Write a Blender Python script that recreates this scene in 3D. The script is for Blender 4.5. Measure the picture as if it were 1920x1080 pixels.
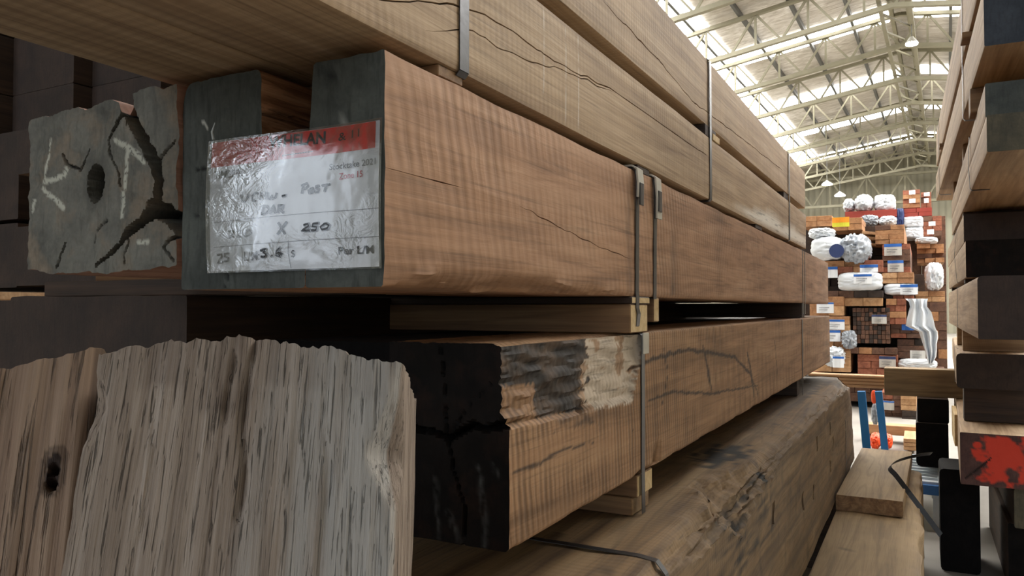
import bpy, bmesh, math, random
from mathutils import Vector, Matrix, noise

for _o in list(bpy.data.objects):
    bpy.data.objects.remove(_o)
SC = bpy.context.scene
COL = SC.collection
R = math.radians
CZ = 1.45                        # camera height above the warehouse floor

# ---------------------------------------------------------------- camera
FOC = 1442.0                     # focal length in pixels of the 1920 px wide frame
YAW, PITCH = R(28.04), math.atan(37.0 / FOC)
cam_d = bpy.data.cameras.new('camera')
cam = bpy.data.objects.new('camera', cam_d)
COL.objects.link(cam)
cam_d.sensor_width = 36.0
cam_d.lens = FOC / 1920.0 * 36.0
cam_d.clip_start = 0.02
cam_d.clip_end = 300
cam.location = (0, 0, CZ)
cam.rotation_euler = (R(90) + PITCH, 0, YAW)
SC.camera = cam

# ---------------------------------------------------------------- sky and exposure
world = bpy.data.worlds.new('overcast_sky')
SC.world = world
world.use_nodes = True
_bg = world.node_tree.nodes['Background']
_bg.inputs['Color'].default_value = (0.86, 0.93, 1.0, 1)
_bg.inputs['Strength'].default_value = 1.75
SKYLIGHT_STRENGTH = 14.0
SC.view_settings.view_transform = 'Standard'
SC.view_settings.look = 'None'
SC.view_settings.gamma = 1.0
SC.view_settings.use_curve_mapping = False
SC.view_settings.exposure = 0.26
SC.cycles.use_denoising = True
SC.cycles.max_bounces = 8
SC.cycles.diffuse_bounces = 5
SC.cycles.glossy_bounces = 3
SC.cycles.transparent_max_bounces = 8
SC.cycles.sample_clamp_indirect = 6.0
SC.cycles.caustics_reflective = False
SC.cycles.caustics_refractive = False

# ---------------------------------------------------------------- helpers
cy, sy = math.cos(YAW), math.sin(YAW)
FWD, RGT, UP = Vector((-sy, cy, 0)), Vector((cy, sy, 0)), Vector((0, 0, 1))


def ray(px, py):
    u, v = (px - 960) / FOC, (540 - py) / FOC
    return Vector((-sy + cy * u, cy + sy * u, math.tan(PITCH) + v))


def at(px, py, x=None, y=None, z=None, t=None):
    """the point of the place seen at a pixel, on a plane x, y or z (z counted from eye height) or at depth t"""
    r = ray(px, py)
    if x is not None:
        t = x / r.x
    elif y is not None:
        t = y / r.y
    elif z is not None:
        t = z / r.z
    return r * t


def tag(o, label=None, cat=None, group=None, kind=None):
    if label: o['label'] = label
    if cat: o['category'] = cat
    if group: o['group'] = group
    if kind: o['kind'] = kind
    return o


def link(name, me, parent=None, loc=None):
    o = bpy.data.objects.new(name, me)
    COL.objects.link(o)
    if parent is not None:
        o.parent = parent
    if loc is not None:
        o.location = loc
    return o


def empty(name, loc=(0, 0, 0), label=None, cat=None, group=None, kind='thing'):
    o = bpy.data.objects.new(name, None)
    o.empty_display_size = 0.05
    COL.objects.link(o)
    o.location = loc
    tag(o, label, cat, group, kind)
    return o


def mesh_from(name, verts, faces, mats, idx=None, smooth=None):
    me = bpy.data.meshes.new(name)
    me.from_pydata([tuple(v) for v in verts], [], faces)
    for m in (mats if isinstance(mats, (list, tuple)) else [mats]):
        me.materials.append(m)
    if idx:
        me.polygons.foreach_set('material_index', idx)
    if smooth is not None:
        me.polygons.foreach_set('use_smooth', [True] * len(me.polygons))
        me.set_sharp_from_angle(angle=R(smooth))
    me.update()
    return me


class MB:
    """collects boxes, bars, ribbons and tubes of ONE object"""
    def __init__(s): s.v, s.f = [], []

    def add(s, vs, fs):
        n = len(s.v); s.v += [Vector(v) for v in vs]; s.f += [tuple(i + n for i in f) for f in fs]; return s

    def box(s, x0, x1, y0, y1, z0, z1, b=0.0):
        if b <= 0:
            return s.add([(x, y, z) for z in (z0, z1) for y in (y0, y1) for x in (x0, x1)],
                         [(0, 2, 3, 1), (4, 5, 7, 6), (0, 1, 5, 4), (2, 6, 7, 3), (0, 4, 6, 2), (1, 3, 7, 5)])
        bm = bmesh.new()
        bmesh.ops.create_cube(bm, size=1.0)
        for v in bm.verts:
            v.co = Vector(((x0 + x1) / 2 + v.co.x * (x1 - x0), (y0 + y1) / 2 + v.co.y * (y1 - y0), (z0 + z1) / 2 + v.co.z * (z1 - z0)))
        bmesh.ops.bevel(bm, geom=bm.edges[:], offset=b, segments=1, profile=0.5, affect='EDGES')
        bm.verts.index_update()
        s.add([v.co.copy() for v in bm.verts], [tuple(v.index for v in f.verts) for f in bm.faces])
        bm.free(); return s

    def bar(s, a, b, w, h, up=Vector((0, 0, 1))):
        a, b = Vector(a), Vector(b); d = (b - a).normalized()
        sd = d.cross(up)
        sd = sd.normalized() if sd.length > 1e-6 else Vector((1, 0, 0))
        u = sd.cross(d)
        vs = [p + sd * (i * w / 2) + u * (j * h / 2) for p in (a, b) for i, j in ((-1, -1), (1, -1), (1, 1), (-1, 1))]
        return s.add(vs, [(0, 3, 2, 1), (4, 5, 6, 7), (0, 1, 5, 4), (1, 2, 6, 5), (2, 3, 7, 6), (3, 0, 4, 7)])

    def tube(s, pts, r, n=6, flat=1.0, up=Vector((0, 0, 1))):
        pts = [Vector(p) for p in pts]; rings = []
        for i, p in enumerate(pts):
            d = (pts[min(i + 1, len(pts) - 1)] - pts[max(i - 1, 0)])
            d = d.normalized() if d.length > 1e-9 else Vector((0, 1, 0))
            sd = d.cross(up)
            sd = sd.normalized() if sd.length > 1e-6 else Vector((1, 0, 0))
            u = sd.cross(d)
            rr = r[i] if isinstance(r, (list, tuple)) else r
            rings.append([p + sd * (math.cos(a) * rr) + u * (math.sin(a) * rr * flat) for a in [2 * math.pi * k / n for k in range(n)]])
        vs = [v for q in rings for v in q]; fs = []
        for i in range(len(pts) - 1):
            for k in range(n):
                a, b = i * n + k, i * n + (k + 1) % n
                fs.append((a, b, b + n, a + n))
        fs.append(tuple(range(n))[::-1]); fs.append(tuple((len(pts) - 1) * n + k for k in range(n)))
        return s.add(vs, fs)

    def ribbon(s, pts, wdir, w, nrm_of, t):
        """flat band along pts, w wide along wdir, t thick towards nrm_of(i)"""
        vs, fs = [], []
        wd = Vector(wdir).normalized() * (w / 2)
        for i, p in enumerate(pts):
            p = Vector(p); n = nrm_of(i) * t
            vs += [p - wd, p + wd, p + wd + n, p - wd + n]
        for i in range(len(pts) - 1):
            a = i * 4
            for k in range(4):
                fs.append((a + k, a + (k + 1) % 4, a + 4 + (k + 1) % 4, a + 4 + k))
        m = (len(pts) - 1) * 4
        fs += [(3, 2, 1, 0), (m, m + 1, m + 2, m + 3)]
        return s.add(vs, fs)

    def build(s, name, mat, parent=None, smooth=None, loc=None, origin=None):
        o0 = Vector(origin) if origin is not None else Vector((0, 0, 0))
        me = mesh_from(name, [v - o0 for v in s.v], s.f, mat, smooth=smooth)
        bm = bmesh.new(); bm.from_mesh(me); bmesh.ops.recalc_face_normals(bm, faces=bm.faces[:]); bm.to_mesh(me); bm.free()
        return link(name, me, parent, loc if loc is not None else (o0 if origin is not None else None))


def fbm(p, o=4):
    return noise.fractal(Vector(p), 1.0, 2.0, o)


# ---------------------------------------------------------------- materials
class NT:
    def __init__(s, name):
        s.m = bpy.data.materials.new(name); s.m.use_nodes = True
        s.t = s.m.node_tree; s.t.nodes.clear()
        s.out = s.t.nodes.new('ShaderNodeOutputMaterial')

    def n(s, typ, ins=None, **kw):
        nd = s.t.nodes.new('ShaderNode' + typ)
        for k, v in kw.items(): setattr(nd, k, v)
        for k, v in (ins or {}).items(): s.set(nd.inputs[k], v)
        return nd

    def set(s, sock, v):
        if isinstance(v, bpy.types.NodeSocket): s.t.links.new(v, sock)
        elif isinstance(v, bpy.types.Node): s.t.links.new(v.outputs[0], sock)
        else:
            if sock.type == 'RGBA' and len(v) == 3: v = (*v, 1)
            sock.default_value = v

    def math(s, op, a, b=0.0, clamp=False):
        nd = s.n('Math', operation=op, use_clamp=clamp); s.set(nd.inputs[0], a); s.set(nd.inputs[1], b); return nd.outputs[0]

    def vmul(s, a, b):
        nd = s.n('VectorMath', operation='MULTIPLY'); s.set(nd.inputs[0], a); s.set(nd.inputs[1], b); return nd.outputs[0]

    def mix(s, f, a, b, mode='MIX'):
        nd = s.n('Mix', data_type='RGBA', blend_type=mode, clamp_factor=True)
        s.set(nd.inputs[0], f); s.set(nd.inputs[6], a); s.set(nd.inputs[7], b); return nd.outputs[2]

    def ramp(s, f, stops, interp='LINEAR'):
        nd = s.n('ValToRGB'); s.set(nd.inputs[0], f); cr = nd.color_ramp; cr.interpolation = interp
        while len(cr.elements) > 1: cr.elements.remove(cr.elements[-1])
        for i, (p, c) in enumerate(stops):
            e = cr.elements[0] if i == 0 else cr.elements.new(p)
            e.position = p
            c = (c, c, c) if isinstance(c, (int, float)) else c
            e.color = (*c, 1)
        return nd.outputs[0]

    def noise(s, vec, scale=1.0, detail=4.0, rough=0.55, dist=0.0):
        nd = s.n('TexNoise', {'Vector': vec, 'Scale': scale, 'Detail': detail, 'Roughness': rough, 'Distortion': dist}); return nd.outputs[0]

    def coords(s, rnd=37.0):
        tc = s.n('TexCoord'); oi = s.n('ObjectInfo')
        c = s.n('CombineXYZ', {0: s.math('MULTIPLY', oi.outputs['Random'], rnd), 1: s.math('MULTIPLY', oi.outputs['Random'], rnd * .37), 2: s.math('MULTIPLY', oi.outputs['Random'], -rnd * .71)})
        nd = s.n('VectorMath', operation='ADD'); s.set(nd.inputs[0], tc.outputs['Object']); s.set(nd.inputs[1], c); return nd.outputs[0], tc.outputs['Object']

    def attr(s, nm):
        return s.n('Attribute', attribute_name=nm).outputs['Fac']

    def bump(s, h, strength=.4, dist=.002):
        return s.n('Bump', {'Height': h, 'Strength': strength, 'Distance': dist}).outputs[0]

    def finish(s, col, rough=.7, normal=None, **kw):
        b = s.n('BsdfPrincipled', {'Base Color': col, 'Roughness': rough})
        if normal is not None: s.set(b.inputs['Normal'], normal)
        for k, v in kw.items(): s.set(b.inputs[k.replace('_', ' ')], v)
        s.t.links.new(b.outputs[0], s.out.inputs[0]); return s.m


def srgb(r, g, b):
    f = lambda c: (c / 255 / 12.92) if c / 255 <= .04045 else ((c / 255 + .055) / 1.055) ** 2.4
    return (f(r), f(g), f(b))


def wood(name, dark, mid, light, grain=(38, 1.1, 38), saw=0.0, sawn=95.0, slant=.12, fibre=.5, rough=.72, bump=.35,
         stain=(.012, .009, .007), pale=(.5, .48, .44), blot=.35, groove=0.0, saw2=0.0, rings_=.30, gscale=95, fs=230, gas=70):
    k = NT(name); vec, raw = k.coords()
    n1 = k.noise(k.vmul(vec, grain), 1.0, 5.0, .6, .6)
    base = k.ramp(n1, [(.28, dark), (.5, mid), (.72, light)])
    # broad growth bands that wander along the grain
    n2 = k.noise(k.vmul(vec, (7, .5, 7)), 1.0, 2.0, .5, .4)
    rings = k.math('SINE', k.math('MULTIPLY', n2, 70.0))
    base = k.mix(k.math('MULTIPLY', k.ramp(rings, [(.35, 0.0), (.95, 1.0)]), rings_), base, dark)
    n3 = k.noise(k.vmul(vec, (fs, fs / 46, fs)), 1.0, 3.0, .6)
    base = k.mix(k.math('MULTIPLY', k.ramp(n3, [(.25, 1.0), (.47, 0.0)]), fibre), base, [c * .42 for c in dark])
    n4 = k.noise(vec, 3.2, 3.0, .6)
    base = k.mix(blot, base, k.ramp(n4, [(.3, .42), (.7, 1.0)]), 'MULTIPLY')
    hgt = k.math('ADD', k.math('MULTIPLY', n3, .45), k.math('MULTIPLY', n1, .8))
    if groove:
        g = k.noise(k.vmul(vec, (gscale, gscale / gas, gscale)), 1.0, 4.0, .65, .8)
        gm = k.ramp(g, [(.33, 1.0), (.38, .3), (.42, 0.0)])
        base = k.mix(k.math('MULTIPLY', gm, groove), base, [c * .3 for c in dark])
        hgt = k.math('SUBTRACT', hgt, k.math('MULTIPLY', gm, 2.5))
    if saw or saw2:
        sx = k.n('SeparateXYZ', {0: raw})
        wob = k.noise(k.vmul(vec, (6, 9, 14)), 1.0, 3.0, .6)
        s0 = k.math('ADD', k.math('ADD', sx.outputs[1], k.math('MULTIPLY', sx.outputs[2], slant)), k.math('MULTIPLY', wob, .016))
        sn = k.math('SINE', k.math('MULTIPLY', s0, sawn * 6.283))
        sn2 = k.math('SINE', k.math('MULTIPLY', s0, sawn * 6.283 * .213))
        am = k.ramp(k.noise(k.vmul(vec, (3, 2.6, 9)), 1.0, 2.0), [(.38, .15), (.62, 1.0)])
        mk = k.math('MULTIPLY', k.ramp(k.math('ADD', k.math('MULTIPLY', sn, .30), k.math('ADD', k.math('MULTIPLY', sn2, .20), .5)), [(.1, 1.0), (.75, 0.0)]), am)
        base = k.mix(k.math('MULTIPLY', mk, saw), base, [c * .55 for c in dark])
        hgt = k.math('SUBTRACT', hgt, k.math('MULTIPLY', mk, 1.4 * (saw + saw2)))
    base = k.mix(k.attr('pale'), base, k.mix(k.ramp(k.noise(k.vmul(vec, (120, 6, 90)), 1.0, 4.0), [(.30, 1.0), (.46, 0.0)]), pale, [c * .3 for c in pale]))
    base = k.mix(k.attr('stain'), base, stain)
    return k.finish(base, rough, k.bump(hgt, bump, .003))


def endgrain(name, a, b, c=None, rough=.7, bump=.4, pale=(.62, .62, .56), stain=(.004, .004, .004), vline=0.0, spec=.4):
    """painted or weathered saw-cut end"""
    k = NT(name); vec, raw = k.coords()
    n1 = k.noise(vec, 13.0, 5.0, .62, .3)
    base = k.ramp(n1, [(.33, a), (.67, b)])
    if c is not None:
        base = k.mix(k.ramp(k.noise(vec, 19.0, 4.0, .6), [(.5, 0.0), (.68, .85)]), base, c)
    n2 = k.noise(k.vmul(vec, (140, 140, 22)), 1.0, 3.0, .6)
    base = k.mix(k.math('MULTIPLY', k.ramp(n2, [(.3, 1.0), (.5, 0.0)]), .35 + vline), base, [x * .4 for x in a])
    n3 = k.noise(vec, 210.0, 3.0, .6)
    base = k.mix(.35, base, k.ramp(n3, [(.3, .5), (.7, 1.0)]), 'MULTIPLY')
    base = k.mix(k.attr('pale'), base, pale)
    base = k.mix(k.attr('stain'), base, stain)
    h = k.math('ADD', k.math('MULTIPLY', n2, .8), k.math('MULTIPLY', n3, .5))
    return k.finish(base, rough, k.bump(h, bump, .002), Specular_IOR_Level=spec)


def plain(name, col, rough=.5, metal=0.0, var=.25, scale=25.0, bump=.1, emit=None, stretch=(1, 1, 1), **kw):
    k = NT(name); vec, raw = k.coords()
    n1 = k.noise(k.vmul(vec, stretch), scale, 4.0, .6)
    base = k.mix(var, col, k.ramp(n1, [(.3, .35), (.7, 1.0)]), 'MULTIPLY')
    kw2 = dict(kw)
    if emit: kw2.update(Emission_Color=emit[0], Emission_Strength=emit[1])
    return k.finish(base, rough, k.bump(n1, bump, .004), Metallic=metal, **kw2)


M = {}
# sawn hardwoods
M['top_wood'] = wood('pale_sawn_hardwood', srgb(136, 108, 80), srgb(178, 150, 116), srgb(200, 174, 142), saw=.22, sawn=70, slant=.05, blot=.25, rings_=.22, pale=(.80, .75, .66))
M['post_wood'] = wood('rough_sawn_red_hardwood', srgb(132, 96, 68), srgb(176, 134, 101), srgb(194, 154, 121), grain=(26, 2.2, 26), saw=.30, sawn=46, slant=.22, fibre=.5, blot=.3, saw2=.3, rings_=.14, fs=170)
M['splinter'] = wood('splintered_red_wood', srgb(120, 76, 50), srgb(196, 144, 106), srgb(226, 178, 138), grain=(90, 2.5, 90), bump=.8, fibre=.7, groove=.7)
M['pink_wood'] = wood('pink_sawn_wood', srgb(156, 112, 94), srgb(190, 144, 122), srgb(206, 162, 140), saw=.2)
M['saw_wood'] = wood('orange_bandsawn_hardwood', srgb(122, 90, 60), srgb(166, 126, 90), srgb(184, 146, 108), grain=(24, 1.5, 24), saw=.7, sawn=62, slant=.10, fibre=.45, saw2=.5, blot=.3, rings_=.16,
                      stain=srgb(34, 27, 22), pale=srgb(196, 180, 160))
M['weathered'] = wood('grey_weathered_hardwood', srgb(122, 106, 92), srgb(152, 136, 121), srgb(174, 160, 147), grain=(120, 3.5, 120), fibre=.5, bump=.9, groove=.7, gscale=480, gas=26, rings_=.03, blot=.35, fs=420, rough=.8, stain=srgb(70, 50, 36), pale=srgb(176, 176, 172))
M['weathered_brown'] = wood('brown_weathered_hardwood', srgb(118, 92, 74), srgb(158, 132, 110), srgb(180, 156, 134), grain=(60, 1.6, 60), fibre=.5, bump=.8, groove=.6, gscale=150, gas=24, rings_=.05, blot=.4, rough=.8, stain=srgb(40, 24, 15), pale=srgb(150, 144, 136))
M['old_beam'] = wood('grey_brown_wharf_timber', srgb(84, 64, 44), srgb(138, 110, 76), srgb(158, 130, 94), grain=(22, .8, 22), fibre=.5, bump=.6, blot=.5, saw=.2, sawn=60, stain=srgb(22, 17, 13), pale=srgb(150, 126, 98))
M['dusty_beam'] = wood('dusty_brown_timber', srgb(110, 88, 60), srgb(150, 124, 88), srgb(166, 140, 102), grain=(14, .8, 14), fibre=.3, bump=.4, blot=.4, stain=srgb(60, 48, 34))
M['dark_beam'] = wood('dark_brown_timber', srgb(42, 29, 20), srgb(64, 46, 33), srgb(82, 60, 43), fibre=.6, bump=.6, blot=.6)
M['right_wood'] = wood('tan_stacked_hardwood', srgb(132, 104, 76), srgb(170, 140, 106), srgb(188, 160, 126), fibre=.3, saw=.15, blot=.35)
M['pine'] = wood('pale_pine', srgb(190, 158, 108), srgb(214, 186, 138), srgb(228, 204, 160), fibre=.2, blot=.2)
M['bearer'] = wood('brown_bearer_wood', srgb(100, 72, 46), srgb(138, 104, 70), srgb(160, 126, 88), fibre=.4, blot=.4)
# ends
M['grey_end'] = endgrain('dark_grey_sealed_end', srgb(60, 64, 60), srgb(92, 96, 90), vline=.2)
M['old_end'] = endgrain('weathered_grey_end', srgb(84, 83, 77), srgb(126, 124, 114), srgb(136, 122, 104), pale=srgb(206, 206, 190))
M['black_end'] = endgrain('black_sealed_end', srgb(15, 13, 12), srgb(30, 24, 21), srgb(42, 28, 22), pale=srgb(92, 92, 90), rough=.7, spec=.12)
M['blue_end'] = endgrain('blue_black_sealed_end', srgb(36, 42, 50), srgb(58, 64, 72))
M['green_end'] = endgrain('grey_green_sealed_end', srgb(58, 62, 58), srgb(84, 88, 80))
M['olive_end'] = endgrain('olive_sealed_end', srgb(70, 66, 52), srgb(98, 90, 70))
M['brown_end'] = endgrain('brown_end_grain', srgb(44, 33, 27), srgb(64, 48, 39))
M['red_end'] = endgrain('end_grain_with_red_paint', srgb(70, 46, 42), srgb(96, 66, 60), pale=srgb(222, 64, 40), stain=srgb(28, 16, 14))
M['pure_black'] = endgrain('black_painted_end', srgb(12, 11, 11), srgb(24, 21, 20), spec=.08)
# metals and others
M['strap'] = plain('oiled_steel_strap', (.10, .10, .105), .36, .85, .35, 60, .1)
M['black_strap'] = plain('black_plastic_strap', (.012, .012, .013), .45, 0, .2)
M['card'] = plain('grey_card_protector', srgb(196, 190, 176), .8, 0, .2, 40, .2)
M['dark_card'] = plain('dark_card', srgb(60, 52, 44), .85)
M['truss'] = plain('cream_painted_steel', srgb(136, 131, 110), .6, 0, .3, 3)
M['purlin'] = plain('grey_purlin_steel', srgb(92, 92, 90), .6, .2, .2, 3)
M['floor'] = plain('worn_concrete', srgb(158, 152, 144), .85, 0, .4, 1.3, .3)
M['back_wall'] = None

# ---------------------------------------------------------------- timber builder
def lerp(a, b, t): return a + (b - a) * t


def edge_rows(L, n, ra, rb):
    """positions along an edge of length L, denser inside the rounded corners"""
    if n <= 1: return [0.0, L]
    rows = [0.0]
    if n >= 8 and (ra > .006 or rb > .006):
        k = 3
        rows += [ra * q for q in (.3, .62, 1.0)]
        m = n - 6
        rows += [ra + (L - ra - rb) * i / m for i in range(1, m)]
        rows += [L - rb * q for q in (1.0, .62, .3)]
        rows.append(L)
        return rows
    if n >= 4:
        m = n - 2
        rows += [ra + (L - ra - rb) * i / m for i in range(0, m + 1)]
        rows.append(L)
        return rows
    return [L * i / n for i in range(n + 1)]


def crack_at(c, y):
    pts = c['pts']
    if y <= pts[0][0]: return pts[0][1], 0.0
    if y >= pts[-1][0]: return pts[-1][1], 0.0
    for (ya, za), (yb, zb) in zip(pts, pts[1:]):
        if ya <= y <= yb:
            t = (y - ya) / max(yb - ya, 1e-6)
            s = min(1.0, (y - pts[0][0]) / c.get('fade', .06), (pts[-1][0] - y) / c.get('fade', .06))
            if c.get('open'): s = min(1.0, (pts[-1][0] - y) / c.get('fade', .06))
            j = fbm((y * 22, za * 50, c['w'] * 900), 3) * .0035
            return lerp(za, zb, t) + j, max(0.0, s) * (.75 + .5 * noise.noise(Vector((y * 14, za * 31, 3.1))))
    return pts[-1][1], 0.0


def timber(name, x0, x1, y0, y1, z0, z1, side, end, r=.004, nu=6, nv=6, ys=None, cracks=(), disp=None, cap=None,
           yaw=0.0, attrs=None, smooth=38, label=None, cat='timber beam', group=None, place=None, endpart=True, endname='sealed_end'):
    """one sawn length of timber along +y, origin at the middle of its lower near edge"""
    w, h, L = x1 - x0, z1 - z0, y1 - y0
    r4 = r if isinstance(r, (tuple, list)) else (r, r, r, r)           # bottom-left, bottom-right, top-right, top-left
    if ys is None: ys = [0, .002] + [L * i / 10 for i in range(1, 10)] + [L - .002, L]
    bx, tx = edge_rows(w, nu, r4[0], r4[1]), edge_rows(w, nu, r4[3], r4[2])
    lz = edge_rows(h, nv, r4[0], r4[3])
    base_r = edge_rows(h, nv, r4[1], r4[2])
    cr = sorted(cracks, key=lambda c: sum(p[1] for p in c['pts']) / len(c['pts']))
    nseg = nv
    if cr:
        per = max(2, (nv - 3 * len(cr)) // (len(cr) + 1))
        nseg = 3 * len(cr) + per * (len(cr) + 1) - len(cr)
        lz = edge_rows(h, nseg, r4[0], r4[3])
    while len(lz) < nseg + 1: lz.append(h)

    def right_rows(y):
        if not cr: return [(z, 0.0) for z in base_r]
        rows, prev = [(0.0, 0.0)], 0.0
        for c in cr:
            zc, s = crack_at(c, y)
            zc = max(prev + .004, min(h - .006, zc))
            wd = c['w'] * max(s, .15)
            per_ = per
            for i in range(1, per_): rows.append((lerp(prev, zc - wd, i / per_), 0.0))
            rows += [(zc - wd, 0.0), (zc, c['d'] * s), (zc + wd, 0.0)]
            prev = zc + wd
        need = nseg + 1 - len(rows)
        for i in range(1, need + 1): rows.append((lerp(prev, h, i / need), 0.0))
        return rows

    def rounded(x, z):
        for (cx_, cz_, rr, sx, sz) in ((0, 0, r4[0], 1, 1), (w, 0, r4[1], -1, 1), (w, h, r4[2], -1, -1), (0, h, r4[3], 1, -1)):
            dx, dz = (x - cx_) * sx, (z - cz_) * sz
            if rr > 0 and dx < rr - 1e-9 and dz < rr - 1e-9:
                if dx <= dz: a = 45 - 45 * min(dz, rr) / rr       # along the vertical edge
                else: a = 45 + 45 * min(dx, rr) / rr
                a = R(a)
                return cx_ + sx * (rr - rr * math.cos(a)), cz_ + sz * (rr - rr * math.sin(a))
        return x, z

    verts, faces, idx = [], [], []
    A = {'stain': [], 'pale': []}
    rings = []

    def put(p, sd, capflag=False):
        q = disp(p, sd) if disp else p
        verts.append(Vector((q[0] - w / 2, q[1], q[2])))
        st = attrs(p, sd) if (attrs and not capflag) else (0, 0)
        A['stain'].append(st[0]); A['pale'].append(st[1])
        return len(verts) - 1

    for y in ys:
        rr_ = right_rows(y)
        B, Rr, T, Lf = [], [], [], []
        for x in bx: B.append((*rounded(x, 0), 0))
        for z, d in rr_[1:-1]:
            X, Z = rounded(w, z); Rr.append((X - d, Z, d))
        for x in reversed(tx): T.append((*rounded(x, h), 0))
        for z in reversed(lz[1:-1]): Lf.append((*rounded(0, z), 0))
        ring = []
        for sd, lst in (('B', B), ('R', Rr), ('T', T), ('L', Lf)):
            for X, Z, d in lst:
                i = put((X, y, Z), sd)
                if d > 0: A['stain'][i] = max(A['stain'][i], min(1.0, d / .006))
                ring.append(i)
        rings.append(ring)
    m = len(rings[0])
    for a, b in zip(rings, rings[1:]):
        for k in range(m):
            faces.append((a[k], a[(k + 1) % m], b[(k + 1) % m], b[k])); idx.append(0)
    nb, nr = len(bx), len(rr_) - 2

    def capgrid(ring, near):
        Bi = ring[:nb]; Ri = [Bi[-1]] + ring[nb:nb + nr] + [ring[nb + nr]]
        Ti = list(reversed(ring[nb + nr:nb + nr + len(tx)])); Li = [Bi[0]] + list(reversed(ring[nb + nr + len(tx):])) + [Ti[0]]
        U, V = len(Bi) - 1, len(Ri) - 1
        g = [[None] * (V + 1) for _ in range(U + 1)]
        for i in range(U + 1): g[i][0] = Bi[i]; g[i][V] = Ti[i]
        for j in range(V + 1): g[0][j] = Li[j]; g[U][j] = Ri[j]
        P = lambda i: verts[i]
        for i in range(1, U):
            for j in range(1, V):
                u, v = i / U, j / V
                c = (P(Bi[i]) * (1 - v) + P(Ti[i]) * v + P(Li[j]) * (1 - u) + P(Ri[j]) * u
                     - (P(Bi[0]) * (1 - u) * (1 - v) + P(Bi[U]) * u * (1 - v) + P(Ti[0]) * (1 - u) * v + P(Ti[U]) * u * v))
                st = (0, 0)
                if near and cap:
                    dy, s, pl = cap(c.x + w / 2, c.z); c = c + Vector((0, dy, 0)); st = (s, pl)
                verts.append(c); A['stain'].append(st[0]); A['pale'].append(st[1])
                g[i][j] = len(verts) - 1
        if near and cap:
            for i, j in [(i, j) for i in range(U + 1) for j in (0, V)] + [(i, j) for j in range(1, V) for i in (0, U)]:
                v_ = verts[g[i][j]]
                dy, s, pl = cap(v_.x + w / 2, v_.z)
                verts[g[i][j]] = v_ + Vector((0, dy, 0)); A['stain'][g[i][j]] = max(A['stain'][g[i][j]], s)
        for i in range(U):
            for j in range(V):
                f = (g[i][j], g[i + 1][j], g[i + 1][j + 1], g[i][j + 1])
                faces.append(f if not near else f[::-1]); idx.append(1)

    n0_ = len(faces); capgrid(rings[0], True); NC = set(range(n0_, len(faces))); capgrid(rings[-1], False)
    nearcap = None
    if endpart and side is not end:
        keep = [i for i, f in enumerate(faces) if not (idx[i] == 1 and i in NC)]
        nearcap = [faces[i] for i in range(len(faces)) if i in NC]
        faces = [faces[i] for i in keep]; idx = [idx[i] for i in keep]
    me = mesh_from(name, verts, faces, [side, end], idx, smooth)
    for nm, vals in A.items():
        at_ = me.attributes.new(nm, 'FLOAT', 'POINT'); at_.data.foreach_set('value', vals)
    bm = bmesh.new(); bm.from_mesh(me)
    bmesh.ops.delete(bm, geom=[v for v in bm.verts if not v.link_faces], context='VERTS')
    bmesh.ops.recalc_face_normals(bm, faces=bm.faces[:]); bm.to_mesh(me); bm.free()
    o = link(name, me)
    if nearcap is not None:                          # the coated or sawn end is a part of its own
        used = sorted({i for f in nearcap for i in f}); remap = {v: q for q, v in enumerate(used)}
        me2 = mesh_from(endname, [verts[i] for i in used], [tuple(remap[i] for i in f) for f in nearcap], end, smooth=smooth)
        for nm, vals in A.items():
            a2 = me2.attributes.new(nm, 'FLOAT', 'POINT'); a2.data.foreach_set('value', [vals[i] for i in used])
        e_ = link(endname, me2, o); e_['label'] = end.name.replace('_', ' ')
    if place is not None: o.matrix_world = place
    else:
        o.location = ((x0 + x1) / 2, y0, z0 + CZ)
        if yaw:
            c, s = math.cos(-yaw), math.sin(-yaw)      # turn about the lower left near corner
            o.rotation_euler = (0, 0, -yaw)
            o.location = (x0 + c * w / 2, y0 + s * w / 2, z0 + CZ)
    tag(o, label, cat, group, 'thing')
    return o


def stations(L, *spans):
    """(end, step) pairs: station positions along a length"""
    ys, y = [0.0], 0.0
    for e, st in spans:
        while y + st < e - 1e-6:
            y += st; ys.append(y)
        y = e; ys.append(e)
    if ys[-1] < L - 1e-6: ys.append(L)
    return ys


def edge_waney(p, w, h, corner, amt):
    """chamfer one corner back by amt (a wane or a chipped arris)"""
    x, y, z = p
    dx = (w - x) if 'r' in corner else x
    dz = z if 'b' in corner else (h - z)
    s = amt - (dx + dz)
    if s > 0:
        sx, sz = (-1 if 'r' in corner else 1), (1 if 'b' in corner else -1)
        return (x + sx * s * .5, y, z + sz * s * .5)
    return p


def poly_dist(x, z, pts):
    best, bt = 9e9, 0
    for i, ((ax, az, aw), (bx_, bz, bw)) in enumerate(zip(pts, pts[1:])):
        dx, dz = bx_ - ax, bz - az
        t = max(0, min(1, ((x - ax) * dx + (z - az) * dz) / max(dx * dx + dz * dz, 1e-12)))
        d = math.hypot(x - ax - dx * t, z - az - dz * t)
        q = d / max(lerp(aw, bw, t), 1e-6)
        if q < best: best = q
    return best                                       # distance in half-widths


def carve(o, cutters):
    """cut hollows (world space boxes or drums given as MB) out of a timber"""
    for k, mb in enumerate(cutters):
        c = mb.build('cut', o.data.materials[0])
        md = o.modifiers.new('cut', 'BOOLEAN'); md.operation = 'DIFFERENCE'; md.object = c; md.solver = 'EXACT'
        bpy.context.view_layer.update()
        dg = bpy.context.evaluated_depsgraph_get()
        me = bpy.data.meshes.new_from_object(o.evaluated_get(dg), preserve_all_data_layers=True, depsgraph=dg)
        o.modifiers.clear(); o.data = me
        bpy.data.objects.remove(c)


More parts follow.
